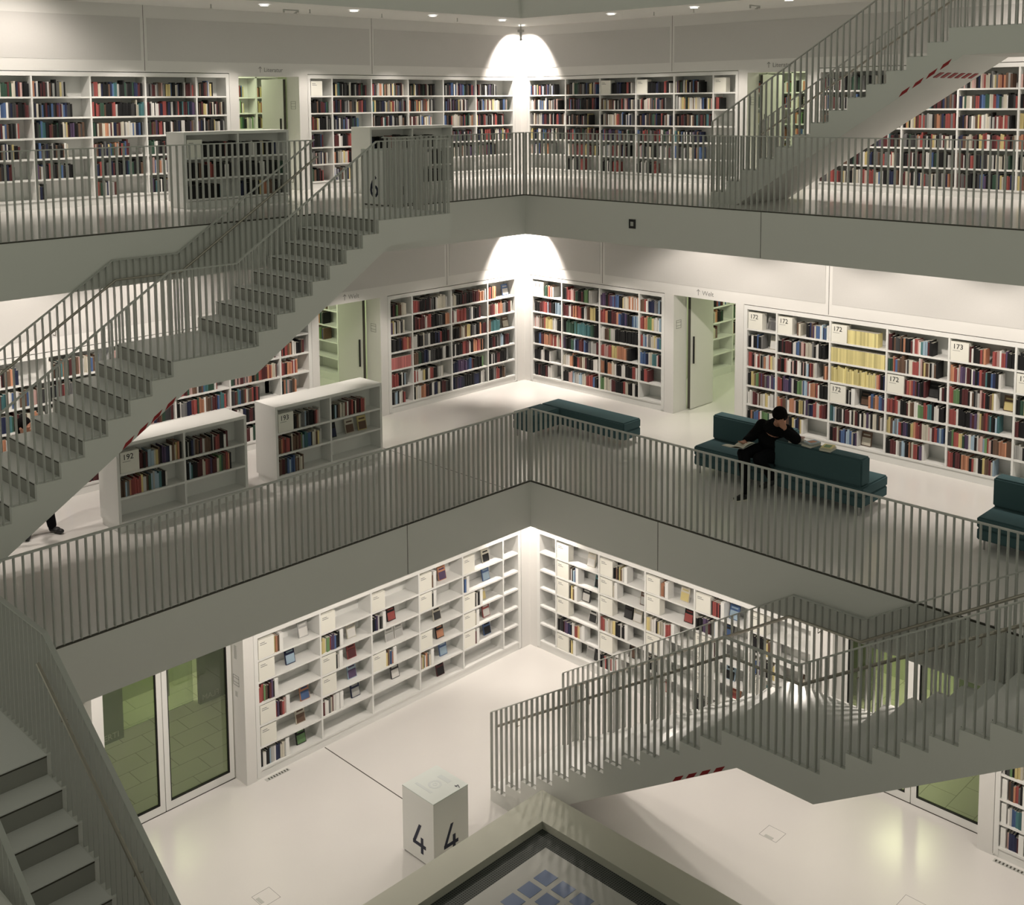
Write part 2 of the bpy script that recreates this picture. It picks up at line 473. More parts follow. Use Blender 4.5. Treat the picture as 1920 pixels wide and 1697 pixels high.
# ------------------------------------------------------------------ staircases
RI, GO, N1, N2 = 4 / 22, 0.286, 13, 7
SL = N1 * GO            # 3.718 landing start
SE = SL + 1.21          # 4.928 landing end
ST = SE + N2 * GO       # 6.93 top
K2 = SE - GO            # railing kink
def stair(name, label, axis, s_origin, sgn, c_near, c_far, z0, plat, hand=(0, 1), tape=None, rails=(1, 1), bar_from=0.0, far_end=None):
    """axis 'x'/'y': running axis. world coordinate = s_origin + sgn*s. c_near/c_far the two side planes on the other axis"""
    def P(s, z, c):
        a = s_origin + sgn * s
        return (a, c, z) if axis == 'x' else (c, a, z)
    root = thing(name, label, 'staircase', P(0, z0, (c_near + c_far) / 2), 'white staircases between the galleries')
    off = Vector(root.location)
    prof = [(0, z0)]
    for i in range(N1):
        prof += [(i * GO, z0 + (i + 1) * RI), ((i + 1) * GO, z0 + (i + 1) * RI)]
    zl = z0 + 14 * RI
    prof += [(SL, zl), (SE, zl)]
    for i in range(N2):
        prof += [(SE + i * GO, zl + (i + 1) * RI), (SE + (i + 1) * GO, zl + (i + 1) * RI)]
    zt = z0 + 4.0
    prof += [(ST, zt), (ST + plat, zt), (ST + plat, zt - .36)]
    nose = lambda s: z0 + RI + RI / GO * s
    sb2 = SE + .0
    # underside: slope to landing soffit to slope to platform soffit
    m = RI / GO
    # second slope: passes 0.53 below the nosing line of flight two
    f2 = lambda s: zl + RI + m * (s - SE) - .50
    f1 = lambda s: nose(s) - .49
    s_p = SE + (zt - .36 - (zl + RI - .50)) / m
    s_l2 = SE + (zl - .36 - (zl + RI - .50)) / m
    s_l1 = (zl - .36 + .49 - z0 - RI) / m
    s_b = (.49 - RI) / m
    prof += [(s_p, zt - .36), (s_l2, zl - .36), (s_l1, zl - .36), (s_b, z0 + 0.0)]
    mb = MB()
    c0, c1 = c_near, c_far
    mb.prism(prof, lambda u, v, d: Vector(P(u, v, d)) - off, c0, c1)
    body = mb.build('stair_body', M['fascia'], root)
    # treads (grey resin) sit on the steps
    dcol = 1 if c1 > c0 else -1
    def slab(sa, sb, z):
        F = lambda u, v, d: Vector(P(u, v, d)) - off
        ca, cb = c0 + .06 * dcol, c1 - .06 * dcol
        mb = MB(); mb.prism([(sa, z), (sb, z), (sb, z + .012), (sa, z + .012)], F, ca, cb); mb.build('tread', M['tread'], root)
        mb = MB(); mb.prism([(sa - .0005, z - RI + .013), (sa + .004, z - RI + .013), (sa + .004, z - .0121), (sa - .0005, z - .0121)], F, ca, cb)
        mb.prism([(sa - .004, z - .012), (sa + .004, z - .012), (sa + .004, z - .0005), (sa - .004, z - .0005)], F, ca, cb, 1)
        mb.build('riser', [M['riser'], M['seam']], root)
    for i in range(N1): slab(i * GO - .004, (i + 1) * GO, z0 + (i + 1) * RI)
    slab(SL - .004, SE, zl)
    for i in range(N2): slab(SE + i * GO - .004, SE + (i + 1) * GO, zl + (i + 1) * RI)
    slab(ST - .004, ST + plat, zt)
    def surf(s):
        if s < 0: return z0
        if s < SL: return z0 + (int(s / GO + 1e-6) + 1) * RI
        if s < SE: return zl
        if s < ST: return zl + (int((s - SE) / GO + 1e-6) + 1) * RI
        return zt
    def top(s):
        if s < SL: return nose(s) + 1.09
        if s < K2: return zl + 1.09
        if s < ST: return zl + 1.09 + m * (s - K2)
        return zt + 1.09
    for which, c, on in (('near', c_near - .02 * -dcol * -1 * -1, rails[0]), ('far', c_far, rails[1])):
        if not on: continue
        c = (c_near + .02 * dcol) if which == 'near' else (c_far - .02 * dcol)
        e = ST + plat if which == 'near' else (far_end if far_end is not None else ST)
        conv = lambda w: (w - s_origin) * sgn
        sa, sb = s_origin + sgn * (0.01 + bar_from), s_origin + sgn * e
        railing('railing on the %s side of the stair' % ('open' if which == 'near' else 'gallery'), None, 'y' if axis == 'x' else 'x', c, sa, sb,
                lambda w: top(conv(w)), lambda w: surf(conv(w)), root=root, part=True,
                kinks=[s_origin + sgn * k for k in (SL, K2, ST)])
        if not hand[0 if which == 'near' else 1]: continue
        # round steel handrail on brackets inside
        ci = c + .075 * dcol if which == 'near' else c - .075 * dcol
        hb = MB()
        ss = [0.03 + bar_from, SL, K2, min(ST, e)]
        hb.tube([P(s, top(s - 1e-5) - .24, ci) for s in ss], .018, 8)
        s = .5
        while s < ST:
            hb.tube([P(s, top(s) - .26, ci), P(s, top(s) - .32, ci), P(s, top(s) - .32, c)], .006, 5)
            s += 1.2
        hb.v = [(x - off.x, y - off.y, z - off.z) for x, y, z in hb.v]
        hb.build('handrail', M['steel'], root, smooth=False)
    # end railing of the platform, square to the run
    if plat > .2 and plat < 2:
        e = ST + plat - .02
        t = link('railing', None, root)
        n = int(abs(c_far - c_near) / BSP)
        for i in range(n + 1):
            b = link('baluster', bar_me, t); b.location = Vector(P(e, zt, c_near + dcol * (i * BSP + .02))) - off
            b.scale = (1, 1, 1.09)
            if axis == 'y': b.rotation_euler = (0, 0, 0)
            else: b.rotation_euler = (0, 0, R(90))
        tb = MB(); p0 = P(e - .022, zt + 1.09, c_near); p1 = P(e + .022, zt + 1.104, c_far)
        tb.box(p0[0], p1[0], p0[1], p1[1], p0[2], p1[2]); tb.v = [(x - off.x, y - off.y, z - off.z) for x, y, z in tb.v]
        tb.build('top_rail', M['bar'], t)
    # red and white head-height warning tape on the lower edge of the near side
    if tape:
        for (sa, n, pitch) in tape:
            for i in range(n):
                s = sa + i * pitch
                zz = f1(s) + .005 if s < s_l1 else f2(s)
                p = [(s, zz), (s + .115, zz + .115 * m), (s + .115 + .045, zz + .115 * m + .075), (s + .045, zz + .075)]
                tb = MB(); tb.prism(p, lambda u, v, d: Vector(P(u, v, d)) - off, c_near - .002 * dcol, c_near + .01 * dcol)
                o = tb.build('warning_mark', M['red'], root)
    return root, P, f1, f2

s1, S1P, _, _ = stair('staircase', 'white staircase rising right to the upper gallery across the left side', 'x', 11.08, -1, 1.05, -.44, 4.0, 1.36,
                      tape=[(3.02, 4, .187)])
s2, S2P, f1_, _ = stair('staircase', 'white staircase climbing out of the picture at the upper right', 'y', 3.02, 1, -1.0, -2.53, 8.0, 1.4,
                      tape=[(3.05, 4, .187)])
s3, S3P, _, _ = stair('staircase', 'white staircase rising right from the lower floor, dividing at a landing', 'y', 2.69, 1, 3.69, 2.16, 0.0, 2.4,
                      tape=[(3.05, 4, .187)], far_end=ST + .3, hand=(1, 1))
s4, S4P, _, _ = stair('staircase', 'white staircase going down in the lower left foreground', 'y', 10.77, -1, 10.19, 11.13, 0.0, 1.83, hand=(1, 0))
# cross row of warning marks on the underside of the upper-right stair
mb_pts = []
for i in range(6):
    x0 = -1.10 - i * .23
    tb = MB(); tb.prism([(6.50, 9.900), (6.60, 9.9636), (6.60, 9.9576), (6.50, 9.894)], lambda u, v, d: (d, u, v), x0 - .12, x0)
    off = Vector(s2.location); tb.v = [(x - off.x, y - off.y, z - off.z) for x, y, z in tb.v]
    o = tb.build('warning_mark', M['red'], s2)

# ------------------------------------------------------------------ bookcases
PAL = {'k': (.012, .012, .014), 's': (.05, .05, .052), 'a': (.16, .16, .16), 'i': (.42, .42, .40), 'w': (.72, .70, .66), 'c': (.62, .56, .42),
       'r': (.42, .035, .025), 'm': (.13, .016, .02), 'p': (.60, .32, .28), 'o': (.62, .20, .05), 'y': (.68, .52, .08), 'g': (.10, .28, .06),
       'd': (.02, .09, .05), 't': (.02, .18, .20), 'b': (.04, .13, .36), 'n': (.015, .025, .09), 'l': (.28, .46, .62), 'v': (.10, .05, .15),
       'h': (.16, .075, .035), 'P': (.68, .12, .11), 'Y': (.80, .66, .11)}
CN = {'k': 'black', 's': 'charcoal', 'a': 'grey', 'i': 'light grey', 'w': 'white', 'c': 'cream', 'r': 'red', 'm': 'maroon', 'p': 'pink', 'o': 'orange',
      'y': 'yellow', 'g': 'green', 'd': 'dark green', 't': 'teal', 'b': 'blue', 'n': 'navy', 'l': 'pale blue', 'v': 'purple', 'h': 'brown', 'P': 'salmon red', 'Y': 'yellow'}
ROWH, BH = 0.325, 0.15
BOOKS = []     # dicts waiting to be realised
ENDS = []
SIGNS = []
def bookcase(name, label, side, wp, zf, divs, nrow=6, depth=.32, top=2.10, plinth=None):
    """divs: all divider positions incl. both ends, ascending"""
    Wl = Wall(side, wp); a0, a1 = divs[0], divs[-1]; am = (a0 + a1) / 2
    t = thing('bookcase', label, 'bookcase', Wl.p(am, -.15, zf), 'white bookcases built into the walls')
    # surround
    mb = MB(); f = .065
    Wl.box(mb, a0 - f, a0, -depth - .02, .0, zf + .03, zf + OT - .012)
    Wl.box(mb, a1, a1 + f, -depth - .02, .0, zf + .03, zf + OT - .012)
    Wl.box(mb, a0, a1, -depth - .02, .0, zf + top, zf + OT - .012)
    Wl.box(mb, a0, a1, -depth - .02, -.0, zf + BH - .03, zf + BH)
    lpart(t, mb).build('frame', M['lack'], t)
    mb = MB(); Wl.box(mb, a0, a1, -depth - .02, -depth, zf + BH, zf + top); lpart(t, mb).build('back_panel', M['lack'], t)
    mb = MB(); Wl.box(mb, a0 - f, a1 + f, -.3, -.012, zf + .0, zf + BH - .036); lpart(t, mb).build('plinth', M['lack'], t)
    for r in range(1, nrow):
        mb = MB(); z = zf + BH + r * ROWH
        Wl.box(mb, a0, a1, -depth, -.006, z - .028, z); lpart(t, mb).build('shelf', M['lack'], t)
    for a in divs[1:-1]:
        mb = MB(); Wl.box(mb, a - .014, a + .014, -depth, -.002, zf + BH, zf + top); lpart(t, mb).build('divider', M['lack'], t)
    return Wl

def comp_bounds(side, divs, col):
    """image left->right: for L walls decreasing a"""
    if side == 'L':
        d = list(reversed(divs)); return d[col], d[col + 1]
    return divs[col], divs[col + 1]

BAYW = ['first', 'second', 'third', 'fourth', 'fifth', 'sixth', 'seventh', 'eighth']
ROWW = ['top', 'second', 'third', 'fourth', 'fifth', 'bottom']
rng = random.Random(5)
def ordn(i):
    n = i + 1
    return ORD[i] if i < 12 else '%d%s' % (n, 'th' if 10 <= n % 100 <= 20 else {1: 'st', 2: 'nd', 3: 'rd'}.get(n % 10, 'th'))

def fill(case, side, wp, zf, divs, col, row, spec, nrow=6, vis=True, depth=.32, rows=None):
    """spec items separated by spaces, placed left to right as seen:
       @f jumps to fraction f of the bay; S<txt> sign; F<c><c2> face-out book; E bookend; letters:books to fraction ':f' or own width; L<c> lying"""
    Wl = Wall(side, wp); a0, a1 = comp_bounds(side, divs, col); dr = 1 if a1 > a0 else -1
    width = abs(a1 - a0); z = zf + BH + (nrow - 1 - row) * ROWH + .001
    cur = .018; nb = 0
    where = 'row %s, bay %s of the %s' % (ROWW[row] if nrow == 6 else ('top', 'middle', 'bottom')[row], '%d' % (col + 1), case)
    for it in spec.split():
        if it[0] == '@': cur = float(it[1:]) * width; continue
        if it[0] == 'S':
            SIGNS.append((Wl, a0 + dr * cur, dr, z, it[1:], case, row, col, nrow)); cur += .275; continue
        if it[0] == 'E':
            ENDS.append((Wl, a0 + dr * cur, dr, z, case, row, col, nrow)); cur += .075; continue
        if it[0] == 'F':
            cur = min(cur, width - .20)
            BOOKS.append(dict(kind='face', W=Wl, a=a0 + dr * (cur + .09), dr=dr, z=z, w=.165, h=.225, c=it[1], c2=it[2] if len(it) > 2 else 'w', case=case, row=row, col=col, nrow=nrow, vis=vis)); cur += .19; nb += 1; continue
        if it[0] == 'L':
            for q, ch in enumerate(it[1:]):
                BOOKS.append(dict(kind='flat', W=Wl, a=a0 + dr * (cur + .1), dr=dr, z=z + .028 * q, w=.19, h=.026, c=ch, case=case, row=row, col=col, nrow=nrow, vis=vis))
            cur += .22; nb += 1; continue
        if ':' in it:
            s, fr = it.split(':'); end = float(fr) * width - .02
        else:
            s = it; end = min(cur + len(s) * .029, width - .018)
        L = end - cur
        n = max(1, int(L / .0285)); uni = len(set(s)) == 1
        base = [rng.uniform(.7, 1.3) if not uni else 1.0 for _ in range(n)]
        tot = sum(base); hb = rng.uniform(.205, .228)
        for i in range(n):
            wdt = base[i] / tot * L
            j = i * len(s) / n
            ch = s[int(min(max(j + (rng.uniform(-.5, .5) if n > len(s) * 1.3 else 0), 0), len(s) - 1))]
            hh = hb + (rng.uniform(-.022, .028) if not uni else rng.uniform(-.002, .002))
            if rng.random() < .06 and not uni: hh += .03
            hh = min(hh, .268)
            c3 = PAL[ch]; jt = rng.uniform(.75, 1.25)
            BOOKS.append(dict(kind='spine', W=Wl, a=a0 + dr * (cur + wdt / 2), dr=dr, z=z, w=wdt * .97, h=hh, c=ch, jit=jt, dep=rng.uniform(.15, .20), fr=rng.uniform(.02, .04) if not uni else .022,
                              case=case, row=row, col=col, nrow=nrow, vis=vis, n=nb)); nb += 1
            cur += wdt

def rnd_spec(r, dark=.55, f=None):
    pal = 'kkkkkkkkkssskmmmhhnnvarwwcitdyb' if r.random() < dark else 'kkkksmmrrhhwwwccciinnbaopdya'
    f = f if f is not None else r.choice((.6, .7, .8, .9, .97, .97, .99))
    return ''.join(r.choice(pal) for _ in range(24)) + ':%.2f' % f

LOWL = [.30, .67, 1.63, 2.60, 3.58, 4.55, 5.64]
LOWR = [.235, .61, 1.57, 2.53, 3.48, 4.45, 5.46]
LOWR2 = [8.12, 8.62, 9.58, 10.54, 11.5, 12.5]
MIDL = [-2.04, -1.28, -.31, .67, 1.19]
MIDR = [-2.05, -1.28, -.33, .61, 1.12]
MIDL2 = [3.00, 3.57, 4.54, 5.51, 6.49, 7.47, 8.44, 9.4, 10.4]
MIDR2 = [2.90, 3.46, 4.42, 5.37, 6.33, 7.28, 8.24, 9.2, 10.2]
UPL = [-4.19, -3.05, -2.09, -1.12, -.16, .81, 1.32]
UPR = [-4.12, -3.06, -2.10, -1.15, -.20, .72, 1.22]
UPL2 = [3.15, 3.74, 4.70, 5.67, 6.63, 7.60, 8.56, 9.5]
UPR2 = [2.98, 3.54, 4.50, 5.44, 6.40, 7.36, 8.3, 9.3]
bookcase('bookcase', 'white wall bookcase of the lower floor, left wall, mostly signs and display books', 'L', W4[1], 0, LOWL)
bookcase('bookcase', 'white wall bookcase of the lower floor, right wall, behind the stairs', 'R', W4[0], 0, LOWR)
bookcase('bookcase', 'white wall bookcase at the bottom right edge of the picture', 'R', W4[0], 0, LOWR2)
bookcase('bookcase', 'middle floor bookcase left of the bright corner, with the salmon red row', 'L', W5[1], 4, MIDL)
bookcase('bookcase', 'middle floor bookcase right of the bright corner, behind the low bench', 'R', W5[0], 4, MIDR)
bookcase('bookcase', 'middle floor bookcase half hidden behind the left staircase', 'L', W5[1], 4, MIDL2)
bookcase('bookcase', 'long middle floor bookcase on the right with signs 172, 173 and yellow books', 'R', W5[0], 4, MIDR2)
bookcase('bookcase', 'upper floor bookcase left of the bright corner', 'L', W6[1], 8, UPL)
bookcase('bookcase', 'upper floor bookcase right of the bright corner', 'R', W6[0], 8, UPR)
bookcase('bookcase', 'upper floor bookcase at the left edge of the picture', 'L', W6[1], 8, UPL2)
bookcase('bookcase', 'upper floor bookcase at the right edge, seen under the stair', 'R', W6[0], 8, UPR2)

def freestand(label, a0, a1, yf, zf, dep=.54):
    """low bookcase with its open front towards the hall (+y)"""
    t = thing('low_bookcase', label, 'bookcase', ((a0 + a1) / 2, yf - dep / 2, zf), 'low free-standing bookcases')
    am = (a0 + a1) / 2
    mb = MB()
    mb.box(a0, a0 + .04, yf - dep, yf, zf + .1, zf + 1.2); mb.box(a1 - .04, a1, yf - dep, yf, zf + .1, zf + 1.2)
    mb.box(a0 + .04, a1 - .04, yf - dep, yf, zf + BH - .03, zf + BH)
    lpart(t, mb).build('carcass', M['lack'], t)
    mb = MB(); mb.box(a0 + .04, a1 - .04, yf - dep, yf, zf + 1.155, zf + 1.2); lpart(t, mb).build('top_board', M['lack'], t)
    mb = MB(); mb.box(a0 + .04, a1 - .04, yf - dep / 2 - .01, yf - dep / 2 + .01, zf + BH, zf + 1.155); lpart(t, mb).build('back_panel', M['lack'], t)
    mb = MB(); mb.box(a0 + .02, a1 - .02, yf - dep + .02, yf - .02, zf, zf + .112); lpart(t, mb).build('plinth', M['lack'], t)
    for r in (1, 2):
        z = zf + BH + r * ROWH
        mb = MB(); mb.box(a0 + .04, am - .014, yf - dep + .004, yf - .004, z - .028, z); mb.box(am + .014, a1 - .04, yf - dep + .004, yf - .004, z - .028, z)
        lpart(t, mb).build('shelf', M['lack'], t)
    mb = MB(); mb.box(am - .014, am + .014, yf - dep + .003, yf - .003, zf + BH, zf + 1.155); lpart(t, mb).build('divider', M['lack'], t)
    return [a0 + .04, am, a1 - .04]
D192 = freestand('low white bookcase with sign 192, beside the left stair', 5.42, 7.40, -.46, 4)
D193 = freestand('low white bookcase with sign 193, right of the one with sign 192', 2.89, 4.90, -.50, 4)
DU1 = freestand('low bookcase on the upper gallery at the left, facing the railing', 3.10, 5.05, -2.57, 8)
DU2 = freestand('low bookcase on the upper gallery behind the number 6 block', -.65, 1.36, -2.57, 8)

# --- lower floor, left wall (image left to right, bay 1 = leftmost)
def rows(case, side, wp, zf, divs, col, specs, nrow=6, vis=True):
    for r, s in enumerate(specs):
        if s: fill(case, side, wp, zf, divs, col, r, s, nrow, vis)
c = 'lower left wall bookcase'; a = ('L', W4[1], 0, LOWL)
rows(c, *a, 0, ['Sx yoh E @.72 Fiw', 'Sx @.5 Fnl', 'rghkmvk:.27 E', 'Sx rvkmrp E @.72 Fob', 'Sx @.64 Fch', 'kwkliwnrci:.42 E @.64 Fkg'])
rows(c, *a, 1, ['Sx', 'yycgrvbkm:.4 E @.6 Fcw', 'Sx kw E @.6 Frm', 'Sx @.6 Flv', 'mwwacmw:.3 E E @.66 Fni', ''])
rows(c, *a, 2, ['Sx', 'kknviks:.26 E @.42 Fkr', '@.38 Fwi Fwi', 'Sx yhlbo E L', 'Sx @.45 Fsi' if False else '@.48 Fsw', ''])
rows(c, *a, 3, ['Sx h E @.55 Fov', 'Sx k E', '@.42 Fcs', 'Sx @.48 Fko', 'rcykwoac:.28 E @.55 Fbl', '@.48 Fmk'])
rows(c, *a, 4, ['Sx @.6 Fck', 'nbk:.12 E @.6 Fbl', 'Sx kwkk E Fcy', 'Sx c E @.6 Frw', 'Sx m E @.62 Fbk', ''])
c = 'lower right wall bookcase'; a = ('R', W4[0], 0, LOWR)
rows(c, *a, 1, ['Sx @.62 Fcw', 'Sx hwslb E @.85 Ftk', 'Sx kyyh E Fsw', 'Sx @.66 Fws', 'kskmvnnkwrroyw:.62 E', 'Sx kyy E @.6 Fwi Fks'])
rows(c, *a, 2, ['Sx kkhkyhci E', 'Sx c E @.8 Fhi', 'Sx @.45 Fks Fcw', 'rcwccykkwkc:.58 E', 'Sx @.55 Fkh', 'krkrwr:.4 E'])
rows(c, *a, 3, ['Sx ooh E @.62 Fcy', 'Sx @.7 Fkr', 'ycwkycwrro:.55 E', 'Sx E', 'kkwka:.3 E', '@.2 Frp'])
rows(c, *a, 4, ['Sx krrmrk E Fbl', 'kkvmkl:.4 E Fsb', 'Sx krk E', 'Sx @.5 Flk', 'Sx E @.6 For', 'kkmk:.4 E'])
rows(c, *a, 5, ['Sx', 'kkkyhk:.4 E', 'rbrkkcy:.45 E @.85 Fhc', 'Sx twl E', '@.4 Fbk', '@.5 Fhy'])
c = 'bottom right wall bookcase'; a = ('R', W4[0], 0, LOWR2)
rows(c, *a, 0, ['E skhkgYyhor', 'E gkkyyo', 'wksgkyyc', 'E hsorak E', 'E wwbbtt E', 'E pnnnm E E'])
rows(c, *a, 1, ['kwkyrbwwkr', 'yowkkbrwwc', 'orwkksnwwc', 'wnkkwwcr', 'E E', 'wwwk:.3'])
# --- middle floor
c = 'middle left wall bookcase'; a = ('L', W5[1], 4, MIDL)
rows(c, *a, 0, ['kmkghccc:.8', 'vywkcwkac:.7', 'kslknkmroor:.99', 'P:.97', 'rrrrkkwkla:.8', 'kalkwcmr:.7'])
rows(c, *a, 1, ['rrmkkmkmakwccci:.93', 'kmrmwprkkkakoo:.99', 'wwkcawkknrkkm:.99', 'hddknwskkkwka:.99', 'rwwykwrkkwc:.8', 'kcwomkkwnckmsk:.99'])
rows(c, *a, 2, ['wcskmkkkmmoow:.99', 'mwrrrsnwkkm:.85', 'kkkhchykakokm:.99', 'kwkkrmwkorok:.94', 'knvvvnbmkkg:.9', 'nkvnkkkknnkwk:.95'])
rows(c, *a, 3, ['orkoyo:.35 @.7 Fbw', 'hmrcroakmc:.95', 'httt:.5 @.7 Fhc', 'kkmkalkmk:.85', 'kwkmkkka:.8', 'kkamrkha:.7'])
c = 'corner bookcase behind the bench'; a = ('R', W5[0], 4, MIDR)
rows(c, *a, 0, ['S111 ddkorwow', 'kkmrlmkkll:.99', 'pwhryywk:.95', 'kbmoocrcr:.99', 'kawkw:.6', 'kmkmw:.65'])
rows(c, *a, 1, ['krrprdkmkgdw:.8', 'mwmorkwhyyk:.99', 'kddtttdk:.95', 'vkdlnmbnaim:.99', 'cwokrhcmkkw:.95', 'kkplilcrrbk:.95'])
rows(c, *a, 2, ['vkmvbkycowo:.99', 'rokmobnvkbl:.99', 'whgwkkkkkkk:.99', 'rpryyoohk:.8', 'okocwkwkkrw:.97', 'gcwmkkrckwk:.97'])
rows(c, *a, 3, ['hrwwnnaalk:.98', 'rorgyrwgl:.98', 'rlbwacycbt:.98', 'bbnwctrwk:.98', 'krrm:.45', ''])
c = 'bookcase with signs 172'; a = ('R', W5[0], 4, MIDR2)
rows(c, *a, 0, ['S172 @.55 Fia Fws', 'kwkbka:.55 @.75 Fcw', 'rmkpwrckaowrycc:.99', 'kyhgmvmavwvb:.99', 'wwmmwhcwykww:.93', 'kosbrwgdgdww:.95'])
rows(c, *a, 1, ['S172 @.37 hcw:.46 @.55 knhvcbbwlnblw:.99', 'kmkmmkwbskpmccakwkkk:.92', 'mkkrpwwkpkmwkpkwlkrmcw:.78 @.88 ho', 'rrkvvnvwkggcblrwoohrwkkkkk:.99', 'orhawoopkykwvanvrwrrmw:.95', 'nwyowhkywnhyw:.55'])
rows(c, *a, 2, ['S172 Y:.86', 'Y:.98', 'YYYYYYYYYYYYYYYYYYYYYYcorkkn:.99', 'S172 kwk E @.5 Fkh obhroobbbva:.99', 'tlwkswkmmwkcmkwkcvwkcshw:.96', 'kmmchnbbnllbcnvw:.55 Fhc'])
rows(c, *a, 3, ['mkhshkokkmwrpwtlmkk:.76', 'dorbhhhwsccrrwphyhckwhk:.85', 'S172 mrorvmkvkkmw:.66 Fks kwmk:.99', 'rrmrwkkkmchwwggrrtkwwkkk:.96', 'yhllalrrkvnkyyorrmccpwmrrblb:.96', 'kmmmwallkohcrkvw:.66'])
rows(c, *a, 4, ['S173 mwkkkkrhor:.57 @.65 rrpwrrvkkk:.99', 'orwpvvwmkwvknrmtkkbnkw:.8', 'rgggkmmmkwhkawpmrkkhyw:.75 @.84 Fhy', 'rrrwkkkkkkvmvcyhmrstkklt:.8', 'sgrryydvvwllkwplgrpkhhhoooohh:.99', 'rrkmmkoookrcwkyhhmcl:.75'])
rows(c, *a, 5, ['kwkaakkrww:.9', 'S174 kwrkk', 'kdykhkwwmra:.8', 'mkrrokkyhaa:.9', 'ikrrrrwwkk:.9', ''])
rows(c, *a, 6, ['kkrmwwbn:.9', 'kkwwrrhh:.8', 'mmkkwwdd:.9', 'S174 kkwrr:.8', 'kkhhwwrr:.9', 'aakkww:.6'], vis=False)
c = 'bookcase behind the left staircase'; a = ('L', W5[1], 4, MIDL2); r_ = random.Random(3)
for col in range(1, 8):
    for row in range(6):
        f = r_.choice((.6, .8, .95, .99))
        sp = ''.join(r_.choice('kkkmmrrwwhhonbcapsdt') for _ in range(16)) + ':%.2f' % f
        if (col, row) == (7, 0): sp = 'kkcmrkhmrdtt:.7'
        if (col, row) == (7, 1): sp = 'krrhowkkhm:.9'
        if (col, row) == (7, 2): sp = 'rmkorwro:.65'
        fill(c, *a, col, row, sp, vis=False)
for row, sp in enumerate(('kvvvvvb:.6', 'kkhyywa:.8', 'kmrwwrka:.7', 'cckkwk:.8', 'hhkmk:.6', 'kkw:.4')): fill(c, *a, 0, row, sp, vis=False)
# --- low bookcases
c = 'low bookcase 192'; a = ('L', -.46, 4, D192)
rows(c, *a, 0, ['S192 mkmllcyhkvnnwhcyok:.99', 'hlaorrrrrywhdlilltkkw:.75', ''], nrow=3)
rows(c, *a, 1, ['kwknahkmwhhhkwmrkkwm:.76', 'kltkkmmmcrmvmcgdhrok:.8', ''], nrow=3)
c = 'low bookcase 193'; a = ('L', -.50, 4, D193)
rows(c, *a, 0, ['S193 khcialkskkmrpw:.84', 'hormrkchhmhgltbbkchyiw:.85', 'hmmsblbhchcch:.5'], nrow=3)
rows(c, *a, 1, ['kdlkhcchrwmrrkcmkrrc:.75', '@.02 Fkn @.38 Fch @.64 Fyh', ''], nrow=3)
c = 'upper left low bookcase'; a = ('L', -2.57, 8, DU1)
rows(c, *a, 0, ['Sx kkskkkkrkkk:.99', 'kkhkkrkkwk:.9', 'kkskkkkkt:.7'], nrow=3, vis=False)
rows(c, *a, 1, ['kkkwkkykkn:.8', 'kskkwkkkdd:.95', 'nkkkyohkk:.9'], nrow=3, vis=False)
c = 'low bookcase behind block 6'; a = ('L', -2.57, 8, DU2)
rows(c, *a, 0, ['Fkn kkkrkkkk:.99', 'kkkwkkk:.9', 'kkkk:.8'], nrow=3, vis=False)
rows(c, *a, 1, ['kkkwkskk:.6', 'kkwkkk:.8', 'kskkk:.8'], nrow=3, vis=False)
# --- upper floor
r_ = random.Random(8)
for cs, ncol, nm in ((('L', W6[1], 8, UPL), 6, 'upper bookcase left of corner'), (('R', W6[0], 8, UPR), 6, 'upper bookcase right of corner'),
                     (('L', W6[1], 8, UPL2), 7, 'upper bookcase at left edge'), (('R', W6[0], 8, UPR2), 7, 'upper bookcase at right edge')):
    for col in range(ncol):
        for row in range(6):
            sp = None
            right = cs[3] is UPR2
            if nm.startswith('upper bookcase right of'):
                if col == 5: sp = {0: 'Sx', 1: 'krrk:.35'}.get(row, '')
                elif row == 0 and col in (2, 3): sp = 'Sx kkknnkkrkw:.9'
                elif row == 5: sp = 'kwkr:.5' if col in (1, 2, 3) else ''
            if nm.endswith('left of corner') or nm.endswith('left edge'):
                if row == 5: sp = rnd_spec(r_, .6, r_.choice((.2, .45, .6))) if r_.random() < .45 else ''
                if nm.endswith('left of corner') and col == 0 and row == 0: sp = 'Sx'
            if sp is None:
                sp = rnd_spec(r_, .25 if right else .7, r_.choice((.9, .97, .99)) if right else None)
            if sp: fill(nm, *cs, col, row, sp, vis=False)

# ------------------------------------------------------------------ side rooms behind the doorways
def room(n, x0, x1, y0, y1, z0, z1, op):
    """hollow box made of thin slabs; op = side left open ('x+' or 'y+')"""
    t = .08
    mb = MB()
    mb.box(x0 - t, x0, y0 - t, y1 + t, z0, z1)
    if op != 'x+': mb.box(x1, x1 + t, y0 - t, y1 + t, z0, z1)
    mb.box(x0, x1, y0 - t, y0, z0, z1)
    if op != 'y+': mb.box(x0, x1, y1, y1 + t, z0, z1)
    mb.box(x0 - t, x1, y0 - t, y1, z1, z1 + t)
    struct('wall_side_room_%d' % n, mb, M['gwall'])
    l = bpy.data.lights.new('ceiling_light', 'AREA'); l.energy = P_GREEN; l.size = 1.0; l.color = (0.93, 1.0, 0.66)
    lt = thing('ceiling_light', 'greenish ceiling light in the room behind the %s doorway of the %s floor' % (('right', 'left', 'left', 'right')[n - 1], 'middle' if n < 3 else 'upper'), 'ceiling lamp', ((x0 + x1) / 2, (y0 + y1) / 2, z1), None)
    lo = link('lamp_beam', l, lt); lo.location = (0, 0, -.06)
    mbl = MB(); mbl.box(-.3, .3, -.3, .3, -.03, -.001); mbl.build('lamp_housing', M['lack'], lt)
room(1, -6.85, W5[0] - TH, .05, 3.5, 4, 6.6, 'x+')
room(2, .05, 3.6, -6.85, W5[1] - TH, 4, 6.6, 'y+')
